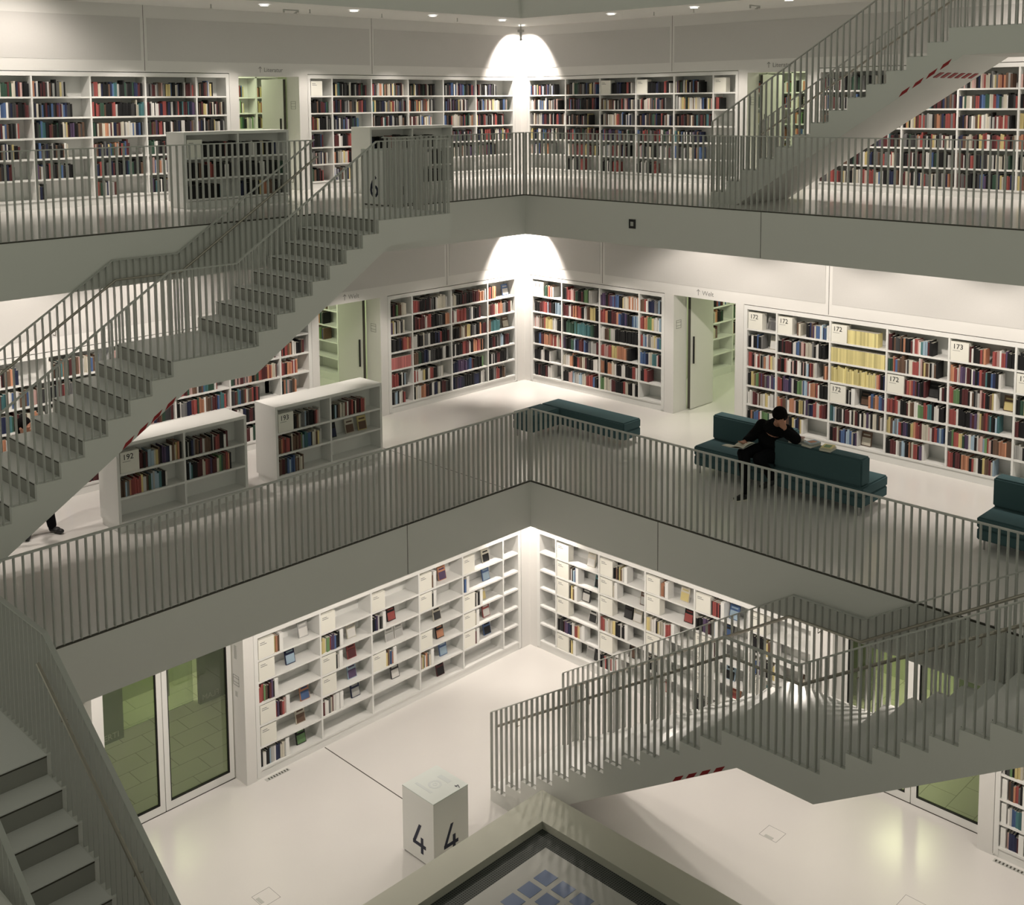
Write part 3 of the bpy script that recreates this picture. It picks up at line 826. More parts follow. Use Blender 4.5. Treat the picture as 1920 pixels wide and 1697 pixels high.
room(3, -.3, 3.7, -7.6, W6[1] - TH, 8, 10.6, 'y+')
room(4, -7.6, W6[0] - TH, -.4, 4.0, 8, 10.6, 'x+')
def roomcase(label, name, side, wp, zf, divs, seed, fr=None):
    t = Wall(side, wp)
    a0, a1 = divs[0], divs[-1]
    th = thing('bookcase', label, 'bookcase', t.p((a0 + a1) / 2, -.15, zf), 'bookcases in the side rooms')
    mb = MB()
    for a in divs: t.box(mb, a - .02, a + .02, -.3, 0, zf, zf + 2.2)
    t.box(mb, a0, a1, -.3, 0, zf + 2.17, zf + 2.2); t.box(mb, a0, a1, -.3, -.01, zf, zf + .15)
    lpart(th, mb).build('carcass', M['lack'], th)
    mb = MB(); t.box(mb, a0, a1, -.32, -.3, zf, zf + 2.2); lpart(th, mb).build('back_panel', M['lack'], th)
    for r in range(1, 6):
        mb = MB(); t.box(mb, a0 + .02, a1 - .02, -.3, -.003, zf + BH + r * ROWH - .028, zf + BH + r * ROWH); lpart(th, mb).build('shelf', M['lack'], th)
    rr = random.Random(seed)
    for col in range(len(divs) - 1):
        for row in range(6):
            if fr and row > fr: continue
            fill(name, side, wp, zf, divs, col, row, ''.join(rr.choice('kkmhogwwcrbyidk') for _ in range(12)) + ':%.2f' % rr.choice((.5, .7, .95)), vis=False)
roomcase('bookcase in green-lit room behind the right doorway of the middle floor', 'side room', 'L', .42, 4, [-6.75, -5.72, -4.72], 2, 3)
roomcase('bookcase in green-lit room behind the left doorway of the middle floor', 'side room', 'R', .42, 4, [-6.75, -5.85, -4.9], 4, 3)
roomcase('bookcase in green-lit room behind the left doorway of the upper floor', 'side room', 'L', -7.0, 8, [.28, .80, 1.34, 1.9], 5)
roomcase('bookcase in green-lit room behind the right doorway of the upper floor', 'side room', 'R', -7.0, 8, [-.2, .35, .95, 1.5], 6)

dn = 0
def opendoor(side, wp, zf, a, d0, d1, z=2.1):
    """white leaf standing open at right angles, with a steel pull"""
    global dn; dn += 1
    Wl = Wall(side, wp)
    t = thing('door_%d' % dn, 'white door leaf standing open in the %s doorway of the %s floor' % ('left' if side == 'L' else 'right', 'middle' if zf == 4 else 'upper'), 'door', Wl.p(a, d1, zf)); t['kind'] = 'structure'
    mb = MB(); Wl.box(mb, a, a + .05, d0, d1, zf + .012, zf + z); lpart(t, mb).build('leaf', M['wall'], t)
    mb = MB(); Wl.box(mb, a - .002, a + .052, d1 - .002, d1 + .004, zf + .02, zf + z - .01); lpart(t, mb).build('edge_seal', M['seam'], t)
    mb = MB(); Wl.box(mb, a + .05, a + .075, d1 - .10, d1 - .075, zf + .85, zf + 1.35); lpart(t, mb).build('door_handle', M['black'], t)
    mb = MB()
    Wl.box(mb, a + .06, a + .075, -TH - .02, -TH + .0, zf, zf + z)
opendoor('R', W5[0], 4, 1.41, -1.15, -.42)
opendoor('L', W5[1], 4, 1.45, -1.15, -.42)
opendoor('L', W6[1], 8, 1.60, -1.15, -.42)
opendoor('R', W6[0], 8, 1.50, -1.15, -.42)

# glazed double doors of the lower floor
def glassdoor(side, a0, a1, n):
    global dn; dn += 1
    Wl = Wall(side, 0); z1 = 2.34; fw = .075
    t = thing('door_%d' % dn, '%s leaf of the glazed door in the %s wall of the lower floor' % (n, 'left' if side == 'L' else 'right'), 'door', Wl.p((a0 + a1) / 2, -.31, 0)); t['kind'] = 'structure'
    mb = MB()
    Wl.box(mb, a0, a0 + fw, -.34, -.29, .012, z1); Wl.box(mb, a1 - fw, a1, -.34, -.29, .012, z1)
    Wl.box(mb, a0 + fw, a1 - fw, -.34, -.29, .012, .125); Wl.box(mb, a0 + fw, a1 - fw, -.34, -.29, z1 - .09, z1)
    lpart(t, mb).build('door_frame', M['lack'], t)
    mb = MB(); g = .012
    Wl.box(mb, a0 + fw, a0 + fw + g, -.33, -.288, .125, z1 - .09); Wl.box(mb, a1 - fw - g, a1 - fw, -.33, -.288, .125, z1 - .09)
    Wl.box(mb, a0 + fw + g, a1 - fw - g, -.33, -.288, .125, .125 + g)
    lpart(t, mb).build('gasket', M['black'], t)
    mb = MB(); Wl.box(mb, a0 + fw + g, a1 - fw - g, -.318, -.312, .125 + g, z1 - .09); lpart(t, mb).build('pane', M['glass'], t)
    mb = MB(); Wl.box(mb, a0 - .004, a1 + .004, -.345, -.286, 0, .011); lpart(t, mb).build('threshold', M['seam'], t)
glassdoor('L', 5.90, 6.978, 'right'); glassdoor('L', 6.99, 7.94, 'left')
glassdoor('R', 5.81, 6.835, 'left'); glassdoor('R', 6.847, 7.85, 'right')
def vestibule(side, n, a_in, a_out):
    Wl = Wall(side, 0)
    mb = MB(); Wl.box(mb, 4.4, 9.2, -3.4, -.36, 0, .004); struct('trim_vestibule_floor_%d' % n, mb, M['tiles'])
    mb = MB()
    Wl.box(mb, 4.3, 4.4, -3.5, -TH, 0, 2.7); Wl.box(mb, 9.2, 9.3, -3.5, -TH, 0, 2.7); Wl.box(mb, 4.4, 9.2, -3.5, -3.4, 0, 2.7)
    Wl.box(mb, 4.4, 9.2, -3.4, -TH, 2.6, 2.7)
    struct('wall_vestibule_%d' % n, mb, M['gwall'])
    mb = MB(); Wl.box(mb, 6.52, 7.95, -2.48, -2.41, 0, 2.6); Wl.box(mb, 4.4, 5.21, -2.48, -2.41, 0, 2.6)
    struct('wall_vestibule_block_%d' % n, mb, M['gblock'])
    for a, b in ((6.5, -1.3), (5.6, -2.9)):
        l = bpy.data.lights.new('ceiling_light', 'AREA'); l.energy = 6 if b > -2 else 30; l.size = .8; l.color = (1.0, 0.98, 0.60)
        x, y, _ = Wl.p(a, b, 0)
        lt = thing('ceiling_light', 'greenish lit ceiling light in the %s vestibule, %s' % ('left' if side == 'L' else 'right', 'near the glass door' if b > -2 else 'at the back'), 'ceiling lamp', (x, y, 2.6))
        lo = link('lamp_beam', l, lt); lo.location = (0, 0, -.06)
        m2 = MB(); m2.box(-.25, .25, -.25, .25, -.03, -.001); m2.build('lamp_housing', M['lack'], lt)
vestibule('L', 1, 0, 0); vestibule('R', 2, 0, 0)
WL = Wall('L', 0)
M['faint'] = mat('pale_grey_wall_lettering', (0.42, 0.45, 0.36), 0.6)
o = text('VERTI', .13, WL.textmat(6.93, -2.405, .06), M['faint'], name='wall_lettering'); tag(o, 'pale capitals on the dark block behind the left glass door', 'lettering')
o = text('FLAM', .13, WL.textmat(4.86, -2.405, .06), M['faint'], name='wall_lettering', sx=-1.0); tag(o, 'pale mirrored capitals on the block at the right behind the glass door', 'lettering')
# back glass screen with double door pull
t = thing('glass_screen', 'glass screen with tall pull handles at the back of the left vestibule', 'glass screen', (5.87, -2.6, 0))
MB().box(-.64, .64, -.01, .01, .005, 2.58).build('pane', M['glass'], t)
mb = MB(); mb.tube([(-.10, .06, .3), (-.10, .06, 1.9)], .018); mb.tube([(-.18, .06, .3), (-.18, .06, 1.9)], .018)
mb.tube([(-.10, .06, .5), (-.10, .0, .5)], .01, 6); mb.tube([(-.18, .06, .5), (-.18, .0, .5)], .01, 6)
mb.build('pull_handle', M['bar'], t)

# ------------------------------------------------------------------ signs, bookends, books
cnt = {}
sign_box = MB().box(0, .265, -.14, 0, 0, .278).mesh('board', [M['sign']])
for (Wl, a, dr, z, txt, case, row, col, nrow) in SIGNS:
    rw = (ROWW if nrow == 6 else ('top', 'middle', 'bottom'))[row]
    key = 'x' if txt == 'x' else txt
    lab = ('cream sign board reading %s, %s row, bay %d, %s' % (txt, rw, col + 1, case)) if txt != 'x' else 'cream sign board with small print, %s row, bay %d, %s' % (rw, col + 1, case)
    t = thing('shelf_sign', lab, 'sign', Wl.p(a, -.012, z), 'cream category signs in the shelves')
    o = link('board', sign_box, t)
    if Wl.side == 'L': o.matrix_local = Matrix(((-1, 0, 0, 0), (0, 1, 0, 0), (0, 0, 1, 0), (0, 0, 0, 1))) if False else Matrix.Translation((-.265, 0, 0))
    else: o.matrix_local = Matrix.Rotation(R(90), 4, 'Z') @ Matrix.Translation((0, 0, 0)) @ Matrix.Scale(-1, 4, Vector((0, 1, 0))) if False else Matrix(((0, 1, 0, 0), (1, 0, 0, 0), (0, 0, 1, 0), (0, 0, 0, 1)))
    da = dr * .03
    if txt != 'x':
        text(txt, .105, Wl.textmat(a + da, -.010, z + .175), M['black'], t)
        mb = MB(); Wl.box(mb, a + da, a + da + dr * .11, -.012, -.0105, z + .145, z + .151); lpart(t, mb).build('small_print', M['greyink'], t)
    else:
        mb = MB()
        for q, wd in enumerate((.08, .11)):
            Wl.box(mb, a + da, a + da + dr * wd, -.012, -.0105, z + .222 - .026 * q, z + .232 - .026 * q)
        lpart(t, mb).build('small_print', M['greyink'], t)
end_me = MB().box(0, .06, -.16, 0, 0, .262).mesh('book_end', [M['lack']])
ec = {}
for (Wl, a, dr, z, case, row, col, nrow) in ENDS:
    k = (case, row, col); ec[k] = ec.get(k, 0) + 1
    rw = (ROWW if nrow == 6 else ('top', 'middle', 'bottom'))[row]
    o = link('book_end', end_me, None, Wl.p(a, -.015, z))
    if Wl.side == 'L': o.location.x -= .06
    else: o.matrix_world = Matrix.Translation(Wl.p(a, -.015, z)) @ Matrix(((0, 1, 0, 0), (1, 0, 0, 0), (0, 0, 1, 0), (0, 0, 0, 1)))
    tag(o, 'white book end%s in the %s row, bay %d, %s' % ('' if ec[k] == 1 else ', %s one' % ORD[ec[k] - 1], rw, col + 1, case), 'book end', 'white book ends between books')

def pix(P):
    d = Vector(P) - CAM; zc = d.dot(cf)
    return 908.1 + FPX * d.dot(cr) / zc, 403.0 - FPX * d.dot(cu) / zc, zc
cand = []
for b in BOOKS:
    u, v, zc = pix(b['W'].p(b['a'], 0, b['z'] + .1))
    b['inview'] = -10 < u < 1930 and -10 < v < 1707
    area = b['w'] * b['h'] * (FPX / zc) ** 2
    # books standing behind the stair or the railing count as hardly seen
    b['area'] = area if (b['vis'] and b['inview']) else 0
    if b['case'].startswith('lower right') and (b['row'] >= 3 and b['col'] >= 3): b['area'] *= .4
N_IND = 300 - 5
ranked = sorted(BOOKS, key=lambda b: -(b['area'] + (1e6 if b['kind'] != 'spine' and b['vis'] else 0)))
for i, b in enumerate(ranked): b['ind'] = i < N_IND and b['area'] > 0
# individual meshes: unit book (cover wraps spine and sides, page block shows on top)
mb = MB()
mb.box(0, 1, -.012 / .2, 0, 0, 1, 0)                 # spine
mb.box(0, .1, -1, -.06, 0, 1, 0); mb.box(.9, 1, -1, -.06, 0, 1, 0)
mb.box(.1, .9, -.97, -.06, .015, .975, 1)
spine_me = mb.mesh('book', [M['book'], M['paper']])
mb = MB(); mb.box(-.5, .5, -.5, .5, 0, 1, 0); mb.v = [(x, y, z) for x, y, z in mb.v]
face_me2 = MB().box(-.5, .5, -.1, 0, 0, 1, 0).mesh('book', [M['book']])
pic_me = MB().box(-.44, .44, 0, .02, .05, .60, 0).mesh('cover_picture', [M['book']])
title_me = MB().box(-.34, .34, 0, .02, .74, .84, 0).mesh('cover_title', [M['book']])
SW = Matrix(((0, 1, 0, 0), (1, 0, 0, 0), (0, 0, 1, 0), (0, 0, 0, 1)))
def col4(c, j=1.0):
    c = PAL[c]; g = .3 * c[0] + .55 * c[1] + .15 * c[2]; k = .62
    return tuple(min((g + (q - g) * k) * j * .9, .8) for q in c) + (1,)
stuff = MB(); scol = []
lc = {}
used = {}
def uniq(l):
    used[l] = used.get(l, 0) + 1
    return l if used[l] == 1 else l
for b in BOOKS:
    Wl = b['W']
    if not b['inview'] and not b['ind']: continue
    rw = (ROWW if b['nrow'] == 6 else ('top', 'middle', 'bottom'))[b['row']]
    if b['kind'] == 'spine':
        if b['ind']:
            al = b['a'] - b['w'] / 2
            if Wl.side == 'L': T = Matrix.Translation(Wl.p(al, -b['fr'], b['z']))
            else: T = Matrix.Translation(Wl.p(al, -b['fr'], b['z'])) @ SW
            o = link('book', spine_me); o.matrix_world = T @ Matrix.Diagonal((b['w'], b['dep'], b['h'], 1))
            o.color = col4(b['c'], b['jit'])
            tag(o, '%s book, %s from left, %s row, bay %d, %s' % (CN[b['c']], ordn(b['n']), rw, b['col'] + 1, b['case']), 'book', 'books standing on the shelves')
        else:
            n = len(stuff.f)
            Wl.box(stuff, b['a'] - b['w'] / 2, b['a'] + b['w'] / 2, -b['fr'] - b['dep'], -b['fr'], b['z'], b['z'] + b['h'])
            k = col4(b['c'], b['jit']); scol += [k] * 6
            scol[n + 1] = (.5, .48, .42, 1)      # page block on top
    else:
        lean = Matrix.Rotation(R(12), 4, 'X')
        if b['kind'] == 'face':
            base = Matrix.Translation(Wl.p(b['a'], -.12, b['z'] + .004)) @ (Matrix.Identity(4) if Wl.side == 'L' else SW)
            T = base @ lean @ Matrix.Diagonal((b['w'], .2, b['h'], 1))
            if b['ind'] or b['inview']:
                o = link('book', face_me2); o.matrix_world = T; o.color = col4(b['c'])
                p = link('cover_picture', pic_me, o); p.color = col4(b['c2'])
                tag(o, '%s display book with %s cover picture, %s row, bay %d, %s' % (CN[b['c']], CN[b['c2']], rw, b['col'] + 1, b['case']), 'book', 'books shown cover forward')
                q = link('cover_title', title_me, o); q.color = col4(b['c2'], .8)
if stuff.f:
    me = bpy.data.meshes.new('books'); me.from_pydata(stuff.v, [], stuff.f); me.materials.append(M['bookmass'])
    ca = me.color_attributes.new('Col', 'FLOAT_COLOR', 'CORNER')
    buf = []
    for pi, p in enumerate(me.polygons):
        for _ in p.loop_indices: buf += scol[pi]
    ca.data.foreach_set('color', buf)
    bm = bmesh.new(); bm.from_mesh(me); bmesh.ops.recalc_face_normals(bm, faces=bm.faces); bm.to_mesh(me); bm.free()
    o = link('books', me); tag(o, 'all the smaller books packed on the distant and half hidden shelves', 'books', 'books standing on the shelves', 'stuff')

# ------------------------------------------------------------------ sofas
def soft(mb_boxes, name, parent, bevel=.018):
    mb = MB()
    for bx in mb_boxes: mb.box(*bx)
    return mb.build(name, M['teal'], parent, bevel=bevel, smooth=False)
def leg(parent, x, y):
    mb = MB(); mb.tube([(x, y, 0), (x, y, .135)], .013, 8); mb.build('leg', M['chrome'], parent)
def sofa(label, x, y):
    """two benches end to end: first with its back to the wall, second with its back to the hall"""
    t = thing('sofa', label, 'sofa', (x, y, 4.0), 'teal double sofas')
    for nm, y0, y1, bx0, bx1 in (('seat', 0, 1.36, -.24 - .74 + .24, 0), ('seat', 1.365, 2.72, -.74, 0)):
        mb = MB(); mb.box(-.74, 0, y0, y1, .27, .42); mb.build(nm, M['teal'], t, bevel=.02)
        mb = MB(); mb.box(-.735, -.005, y0 + .005, y1 - .005, .13, .268); mb.build('seat_base', M['teal'], t, bevel=.012)
    mb = MB(); mb.box(-.74, -.50, 0.0, 1.36, .421, .80); mb.build('backrest', M['teal'], t, bevel=.02)
    mb = MB(); mb.box(-.24, 0, 1.37, 2.70, .421, .80); mb.build('backrest', M['teal'], t, bevel=.02)
    for lx in (-.68, -.06):
        for ly in (.08, 1.36, 2.64): leg(t, lx, ly)
    return t
sofa('teal sofa with the reader and a pile of books on its back', .13, 3.53)
sofa('teal sofa cut by the right edge of the picture', .13, 7.76)
t = thing('bench', 'low teal corner bench without backrest behind the railing corner', 'bench', (-.52, .22, 4.0))
MB().box(0, .46, 0, 1.82, .27, .42).build('seat', M['teal'], t, bevel=.02)
MB().box(.465, 1.17, 0, .45, .27, .42).build('seat', M['teal'], t, bevel=.02)
MB().box(.005, .455, .005, 1.815, .13, .268).build('seat_base', M['teal'], t, bevel=.012)
MB().box(.465, 1.165, .005, .445, .13, .268).build('seat_base', M['teal'], t, bevel=.012)
for lx, ly in ((.06, .06), (.40, 1.76), (.06, 1.76), (1.11, .06), (1.11, .39), (.40, .39)): leg(t, lx, ly)

def loosebook(x, y, z, rz, w, l, h, c, c2, label, group='books piled on the sofa back'):
    mb = MB(); mb.box(-w / 2, w / 2, -l / 2, l / 2, 0, h * .12, 0); mb.box(-w / 2, w / 2, -l / 2, l / 2, h * .88, h, 0)
    mb.box(-w / 2, -w / 2 + .004, -l / 2, l / 2, h * .12, h * .88, 0); mb.box(-w / 2 + .004, w / 2 - .005, -l / 2 + .004, l / 2 - .004, h * .12, h * .88, 1)
    o = mb.build('book', [M['book'], M['paper']], None, (x, y, z)); o.rotation_euler = (0, 0, R(rz)); o.color = col4(c)
    m2 = MB(); m2.box(-w * .3, w * .3, -l * .3, l * .3, h, h + .0015, 0); p = m2.build('cover_picture', [M['book']], o); p.color = col4(c2)
    return tag(o, label, 'book', group)
loosebook(.02, 5.20, 4.801, 12, .15, .21, .03, 'i', 'w', 'pale book at the bottom of the pile next to the reader')
loosebook(.01, 5.19, 4.832, 30, .14, .2, .025, 'w', 'c', 'white book in the middle of the pile next to the reader')
loosebook(.02, 5.20, 4.858, 18, .13, .19, .02, 'p', 'r', 'pink book topping the pile next to the reader')
loosebook(.02, 5.42, 4.801, 80, .16, .23, .035, 'i', 'h', 'thick pale book lying in the middle of the sofa back')
loosebook(.01, 5.43, 4.837, 70, .14, .2, .02, 'l', 'o', 'blue and orange book on the thick pale book')
loosebook(.03, 5.68, 4.801, 95, .16, .22, .03, 'c', 'w', 'cream book nearest the far end of the sofa back')
loosebook(.03, 5.68, 4.832, 100, .15, .2, .02, 'Y', 'g', 'yellow green book on the cream book')

# ------------------------------------------------------------------ people
def ell(mb, c, r, seg=14, rings=9, rot=None):
    n = len(mb.v); c = Vector(c)
    for i in range(rings + 1):
        th = math.pi * i / rings
        for k in range(seg):
            ph = 2 * math.pi * k / seg
            p = Vector((r[0] * math.sin(th) * math.cos(ph), r[1] * math.sin(th) * math.sin(ph), r[2] * math.cos(th)))
            if rot: p = rot @ p
            mb.v.append(tuple(c + p))
    for i in range(rings):
        for k in range(seg):
            a, b = n + i * seg + k, n + i * seg + (k + 1) % seg
            mb.f.append((a, a + seg, b + seg, b)); mb.mi.append(0)
def limb(mb, pts, rs, seg=12):
    mb.tube(pts, list(rs), seg)
    for p, r in zip(pts, rs): ell(mb, p, (r, r, r), 12, 8)
def fuse(mb, name, m, parent, vox=.011, sm=4):
    me = mb.mesh(name, [m], recalc=True)
    o = link(name, me)
    md = o.modifiers.new('r', 'REMESH'); md.mode = 'VOXEL'; md.voxel_size = vox; md.use_smooth_shade = True
    s = o.modifiers.new('s', 'SMOOTH'); s.factor = .5; s.iterations = sm
    dg = bpy.context.evaluated_depsgraph_get()
    nm = bpy.data.meshes.new_from_object(o.evaluated_get(dg))
    o.modifiers.clear(); o.data = nm
    for p in nm.polygons: p.use_smooth = True
    if not nm.materials: nm.materials.append(m)
    if parent is not None:
        o.parent = parent; nm.transform(Matrix.Translation(-parent.location)); 
    return o
def hand(mb, wrist, dirv, palm_n, curl=.5, s=1.0, side=1):
    """palm and five separate fingers; dirv = pointing direction, palm_n = palm normal"""
    d = Vector(dirv).normalized(); n = Vector(palm_n); n = (n - n.dot(d) * d).normalized(); x = d.cross(n).normalized() * side
    w = Vector(wrist)
    for k in range(-3, 4): 
        mb.tube([w + x * (.010 * k) * s, w + d * .085 * s + x * (.012 * k) * s], [.012 * s, .011 * s], 8)
    for k, L in ((-1.5, .062), (-.5, .074), (.5, .078), (1.5, .070)):
        a = w + d * .083 * s + x * (.021 * k) * s
        v1 = (d + n * curl * .5).normalized(); v2 = (d + n * curl * 1.3).normalized(); v3 = (d + n * curl * 2.4).normalized()
        b = a + v1 * L * .48 * s; c_ = b + v2 * L * .3 * s; e = c_ + v3 * L * .26 * s
        mb.tube([a, b, c_, e], [.0092 * s, .0085 * s, .0078 * s, .006 * s], 8)
    a = w + d * .02 * s + x * .032 * s; b = a + (d * .6 + x * .7 + n * .4).normalized() * .038 * s; e = b + (d + x * .25 + n * .4).normalized() * .032 * s
    mb.tube([a, b, e], [.013 * s, .0105 * s, .008 * s], 8)
def headgeo(mb, c, fwd, up=(0, 0, 1)):
    c = Vector(c); f = Vector(fwd).normalized(); u = Vector(up); u = (u - u.dot(f) * f).normalized(); r = f.cross(u)
    rot = Matrix((r, f, u)).transposed()
    ell(mb, c, (.074, .092, .105), rot=rot)
    ell(mb, c + f * .035 - u * .055, (.050, .052, .055), rot=rot)            # jaw
    ell(mb, c + f * .098 - u * .018, (.012, .018, .022), rot=rot)            # nose
    ell(mb, c + f * .086 - u * .052, (.024, .012, .008), rot=rot)            # lips
    for s in (-1, 1):
        ell(mb, c + r * .074 * s - f * .005 - u * .012, (.010, .020, .030), rot=rot)  # ears
        ell(mb, c + r * .030 * s + f * .078 + u * .022, (.020, .012, .008), rot=rot)  # brows
    return rot
# --- reader on the sofa
p1 = thing('person', 'person in black sitting on the teal sofa, head propped on one hand, reading', 'person', (-.1, 4.72, 4.0))
hc = Vector((.16, 5.00, 5.165)); fw = Vector((.86, .18, -.55))
body = MB()
headgeo(body, hc, fw)
limb(body, [(.02, 4.86, 4.96), (.10, 4.94, 5.06)], [.055, .052])
body.tube([(-.10, 4.72, 4.52), (-.06, 4.75, 4.70), (.0, 4.82, 4.88), (.03, 4.86, 4.97)], [.13, .115, .125, .09], 14)
limb(body, [(.05, 5.04, 4.93), (.10, 5.22, 4.85), (.22, 5.12, 5.02)], [.05, .036, .026])
hand(body, (.222, 5.115, 5.03), (.02, -.45, .85), (-.8, -.2, .1), .35, 1.0, 1)
limb(body, [(.03, 4.64, 4.93), (.10, 4.50, 4.74), (.30, 4.52, 4.73)], [.05, .036, .026])
hand(body, (.30, 4.52, 4.73), (1, .1, .05), (0, .1, 1), .5, 1.0, -1)
limb(body, [(-.10, 4.64, 4.52), (.36, 4.56, 4.56), (.56, 4.72, 4.12)], [.08, .055, .04])
limb(body, [(-.10, 4.82, 4.52), (.33, 4.80, 4.52), (.24, 4.93, 4.28)], [.08, .055, .04])
fuse(body, 'body', M['skin'], p1, .007, 3)
top = MB()
top.tube([(-.13, 4.72, 4.47), (-.09, 4.74, 4.62), (-.04, 4.79, 4.78), (.005, 4.84, 4.93), (.04, 4.89, 5.03)], [.20, .20, .215, .18, .10], 16)
ell(top, (.03, 4.98, 4.94), (.085, .09, .075)); ell(top, (.01, 4.69, 4.94), (.085, .09, .075))
limb(top, [(.05, 5.04, 4.94), (.10, 5.22, 4.875), (.20, 5.15, 4.98)], [.10, .08, .055])
limb(top, [(.02, 4.64, 4.93), (.08, 4.51, 4.76), (.25, 4.515, 4.74)], [.10, .075, .05])
fuse(top, 'jacket', M['cloth'], p1, .012, 4)
tr = MB()
limb(tr, [(-.10, 4.64, 4.55), (.37, 4.56, 4.58), (.57, 4.72, 4.13)], [.13, .10, .07])
limb(tr, [(-.10, 4.82, 4.55), (.34, 4.80, 4.54), (.24, 4.93, 4.30)], [.13, .10, .07])
ell(tr, (-.12, 4.73, 4.53), (.14, .19, .105))
fuse(tr, 'trousers', M['trous'], p1, .012, 4)
sh = MB()
def shoe(mb, heel, d):
    h = Vector(heel); d = Vector(d).normalized()
    ell(mb, h + Vector((0, 0, .05)), (.04, .04, .05)); ell(mb, h + d * .09 + Vector((0, 0, .042)), (.055, .055, .038)); ell(mb, h + d * .17 + Vector((0, 0, .034)), (.045, .045, .03))
    mb.tube([h + Vector((0, 0, .035)), h + d * .17 + Vector((0, 0, .03))], [.036, .04], 10)
shoe(sh, (.58, 4.74, 4.005), (.9, -.35, 0)); fuse(sh, 'shoe', M['black'], p1, .009, 2)
sh = MB(); shoe(sh, (.25, 4.95, 4.17), (.9, -.35, -.12)); fuse(sh, 'shoe', M['black'], p1, .009, 2)
for h_, d_ in (((.58, 4.74, 4.001), Vector((.9, -.35, 0)).normalized()),):
    s = MB(); h_ = Vector(h_); s.tube([h_ - d_ * .04 + Vector((0, 0, .011)), h_ + d_ * .2 + Vector((0, 0, .011))], [.01, .01], 4)
    q = Vector((-d_.y, d_.x, 0)); n = []
    pts = [h_ - d_ * .035 - q * .03, h_ + d_ * .1 - q * .05, h_ + d_ * .205 - q * .03, h_ + d_ * .205 + q * .03, h_ + d_ * .1 + q * .05, h_ - d_ * .035 + q * .03]
    s = MB(); s.prism([(p.x, p.y) for p in pts], lambda u, v, d: (u, v, d), 4.001, 4.016)
    lpart(p1, s).build('shoe_sole', M['paper'], p1)
hr = MB(); r_f = fw.normalized(); upv = (Vector((0, 0, 1)) - Vector((0, 0, 1)).dot(r_f) * r_f).normalized(); rr_ = r_f.cross(upv); rot = Matrix((rr_, r_f, upv)).transposed()
ell(hr, hc - r_f * .020 + upv * .030, (.108, .112, .115), rot=rot); ell(hr, hc - r_f * .05 - upv * .02, (.100, .08, .10), rot=rot)
ell(hr, hc + r_f * .05 + upv * .075, (.065, .045, .03), rot=rot)
fuse(hr, 'hair', M['hair'], p1, .009, 2)
# open book on the lap
ob = thing('open_book', 'open book with white pages held on the knee of the seated reader', 'book', (.42, 4.50, 4.665))
def page(mb, x0, x1, sgn):
    n = 6
    for i in range(n):
        a, b = i / n, (i + 1) / n
        za = .02 * math.sin(a * math.pi) + .05 * a; zb_ = .02 * math.sin(b * math.pi) + .05 * b
        pts = [(sgn * a * .19, za), (sgn * b * .19, zb_), (sgn * b * .19, zb_ + .012 * (1.2 - b)), (sgn * a * .19, za + .012 * (1.2 - a))]
        mb.prism(pts, lambda u, v, d: (d, u, v), x0, x1)
mb = MB(); page(mb, -.13, .13, 1); page(mb, -.13, .13, -1); mb.build('pages', M['paper'], ob)
mb = MB(); mb.prism([(0, -.006), (.198, .046), (.198, .050), (0, -.002)], lambda u, v, d: (d, u, v), -.135, .135)
mb.prism([(0, -.006), (-.198, .046), (-.198, .050), (0, -.002)], lambda u, v, d: (d, u, v), -.135, .135); mb.build('cover', M['bar'], ob)
ob.rotation_euler = (R(4), R(-10), R(62))

# --- person half hidden by the left stair
p2 = thing('person', 'person in black standing behind the left staircase, holding up a white sheet', 'person', (8.15, -1.2, 4.0))
hc = Vector((8.28, -1.20, 5.50)); fw = Vector((-.55, .75, -.30))
body = MB(); headgeo(body, hc, fw)
limb(body, [(8.24, -1.24, 5.26), (8.27, -1.22, 5.40)], [.055, .05])
body.tube([(8.15, -1.24, 4.88), (8.17, -1.24, 5.05), (8.21, -1.24, 5.22), (8.24, -1.24, 5.28)], [.12, .12, .13, .09], 14)
limb(body, [(8.40, -1.24, 5.22), (8.42, -1.04, 5.00), (8.22, -.92, 5.12)], [.05, .036, .026]); hand(body, (8.22, -.92, 5.12), (-.8, .2, .4), (0, .8, .2), .5, 1, 1)
limb(body, [(8.06, -1.24, 5.22), (7.98, -1.10, 5.02), (8.08, -.94, 5.16)], [.05, .036, .026]); hand(body, (8.08, -.94, 5.16), (-.2, .3, .8), (.8, .3, 0), .5, 1, -1)
limb(body, [(8.22, -1.24, 4.88), (8.26, -1.20, 4.48), (8.30, -1.26, 4.08)], [.08, .055, .04])
limb(body, [(8.08, -1.24, 4.88), (8.05, -1.18, 4.48), (7.99, -1.18, 4.08)], [.08, .055, .04])
fuse(body, 'body', M['skin'], p2, .008, 3)
top = MB(); top.tube([(8.15, -1.24, 4.78), (8.16, -1.24, 4.95), (8.20, -1.24, 5.12), (8.23, -1.24, 5.26), (8.24, -1.24, 5.32)], [.155, .15, .165, .14, .07], 16)
ell(top, (8.36, -1.24, 5.22), (.085, .08, .075)); ell(top, (8.10, -1.24, 5.22), (.085, .08, .075))
limb(top, [(8.40, -1.24, 5.20), (8.42, -1.04, 5.00), (8.33, -.98, 5.06)], [.068, .055, .045]); limb(top, [(8.06, -1.24, 5.20), (7.98, -1.10, 5.02), (8.03, -1.02, 5.09)], [.068, .055, .045])
fuse(top, 'jacket', M['cloth'], p2, .013, 4)
tr = MB(); limb(tr, [(8.22, -1.24, 4.88), (8.26, -1.20, 4.48), (8.30, -1.26, 4.10)], [.10, .075, .06]); limb(tr, [(8.08, -1.24, 4.88), (8.05, -1.18, 4.48), (7.99, -1.18, 4.10)], [.10, .075, .06])
ell(tr, (8.15, -1.24, 4.90), (.16, .13, .11)); fuse(tr, 'trousers', M['trous'], p2, .013, 4)
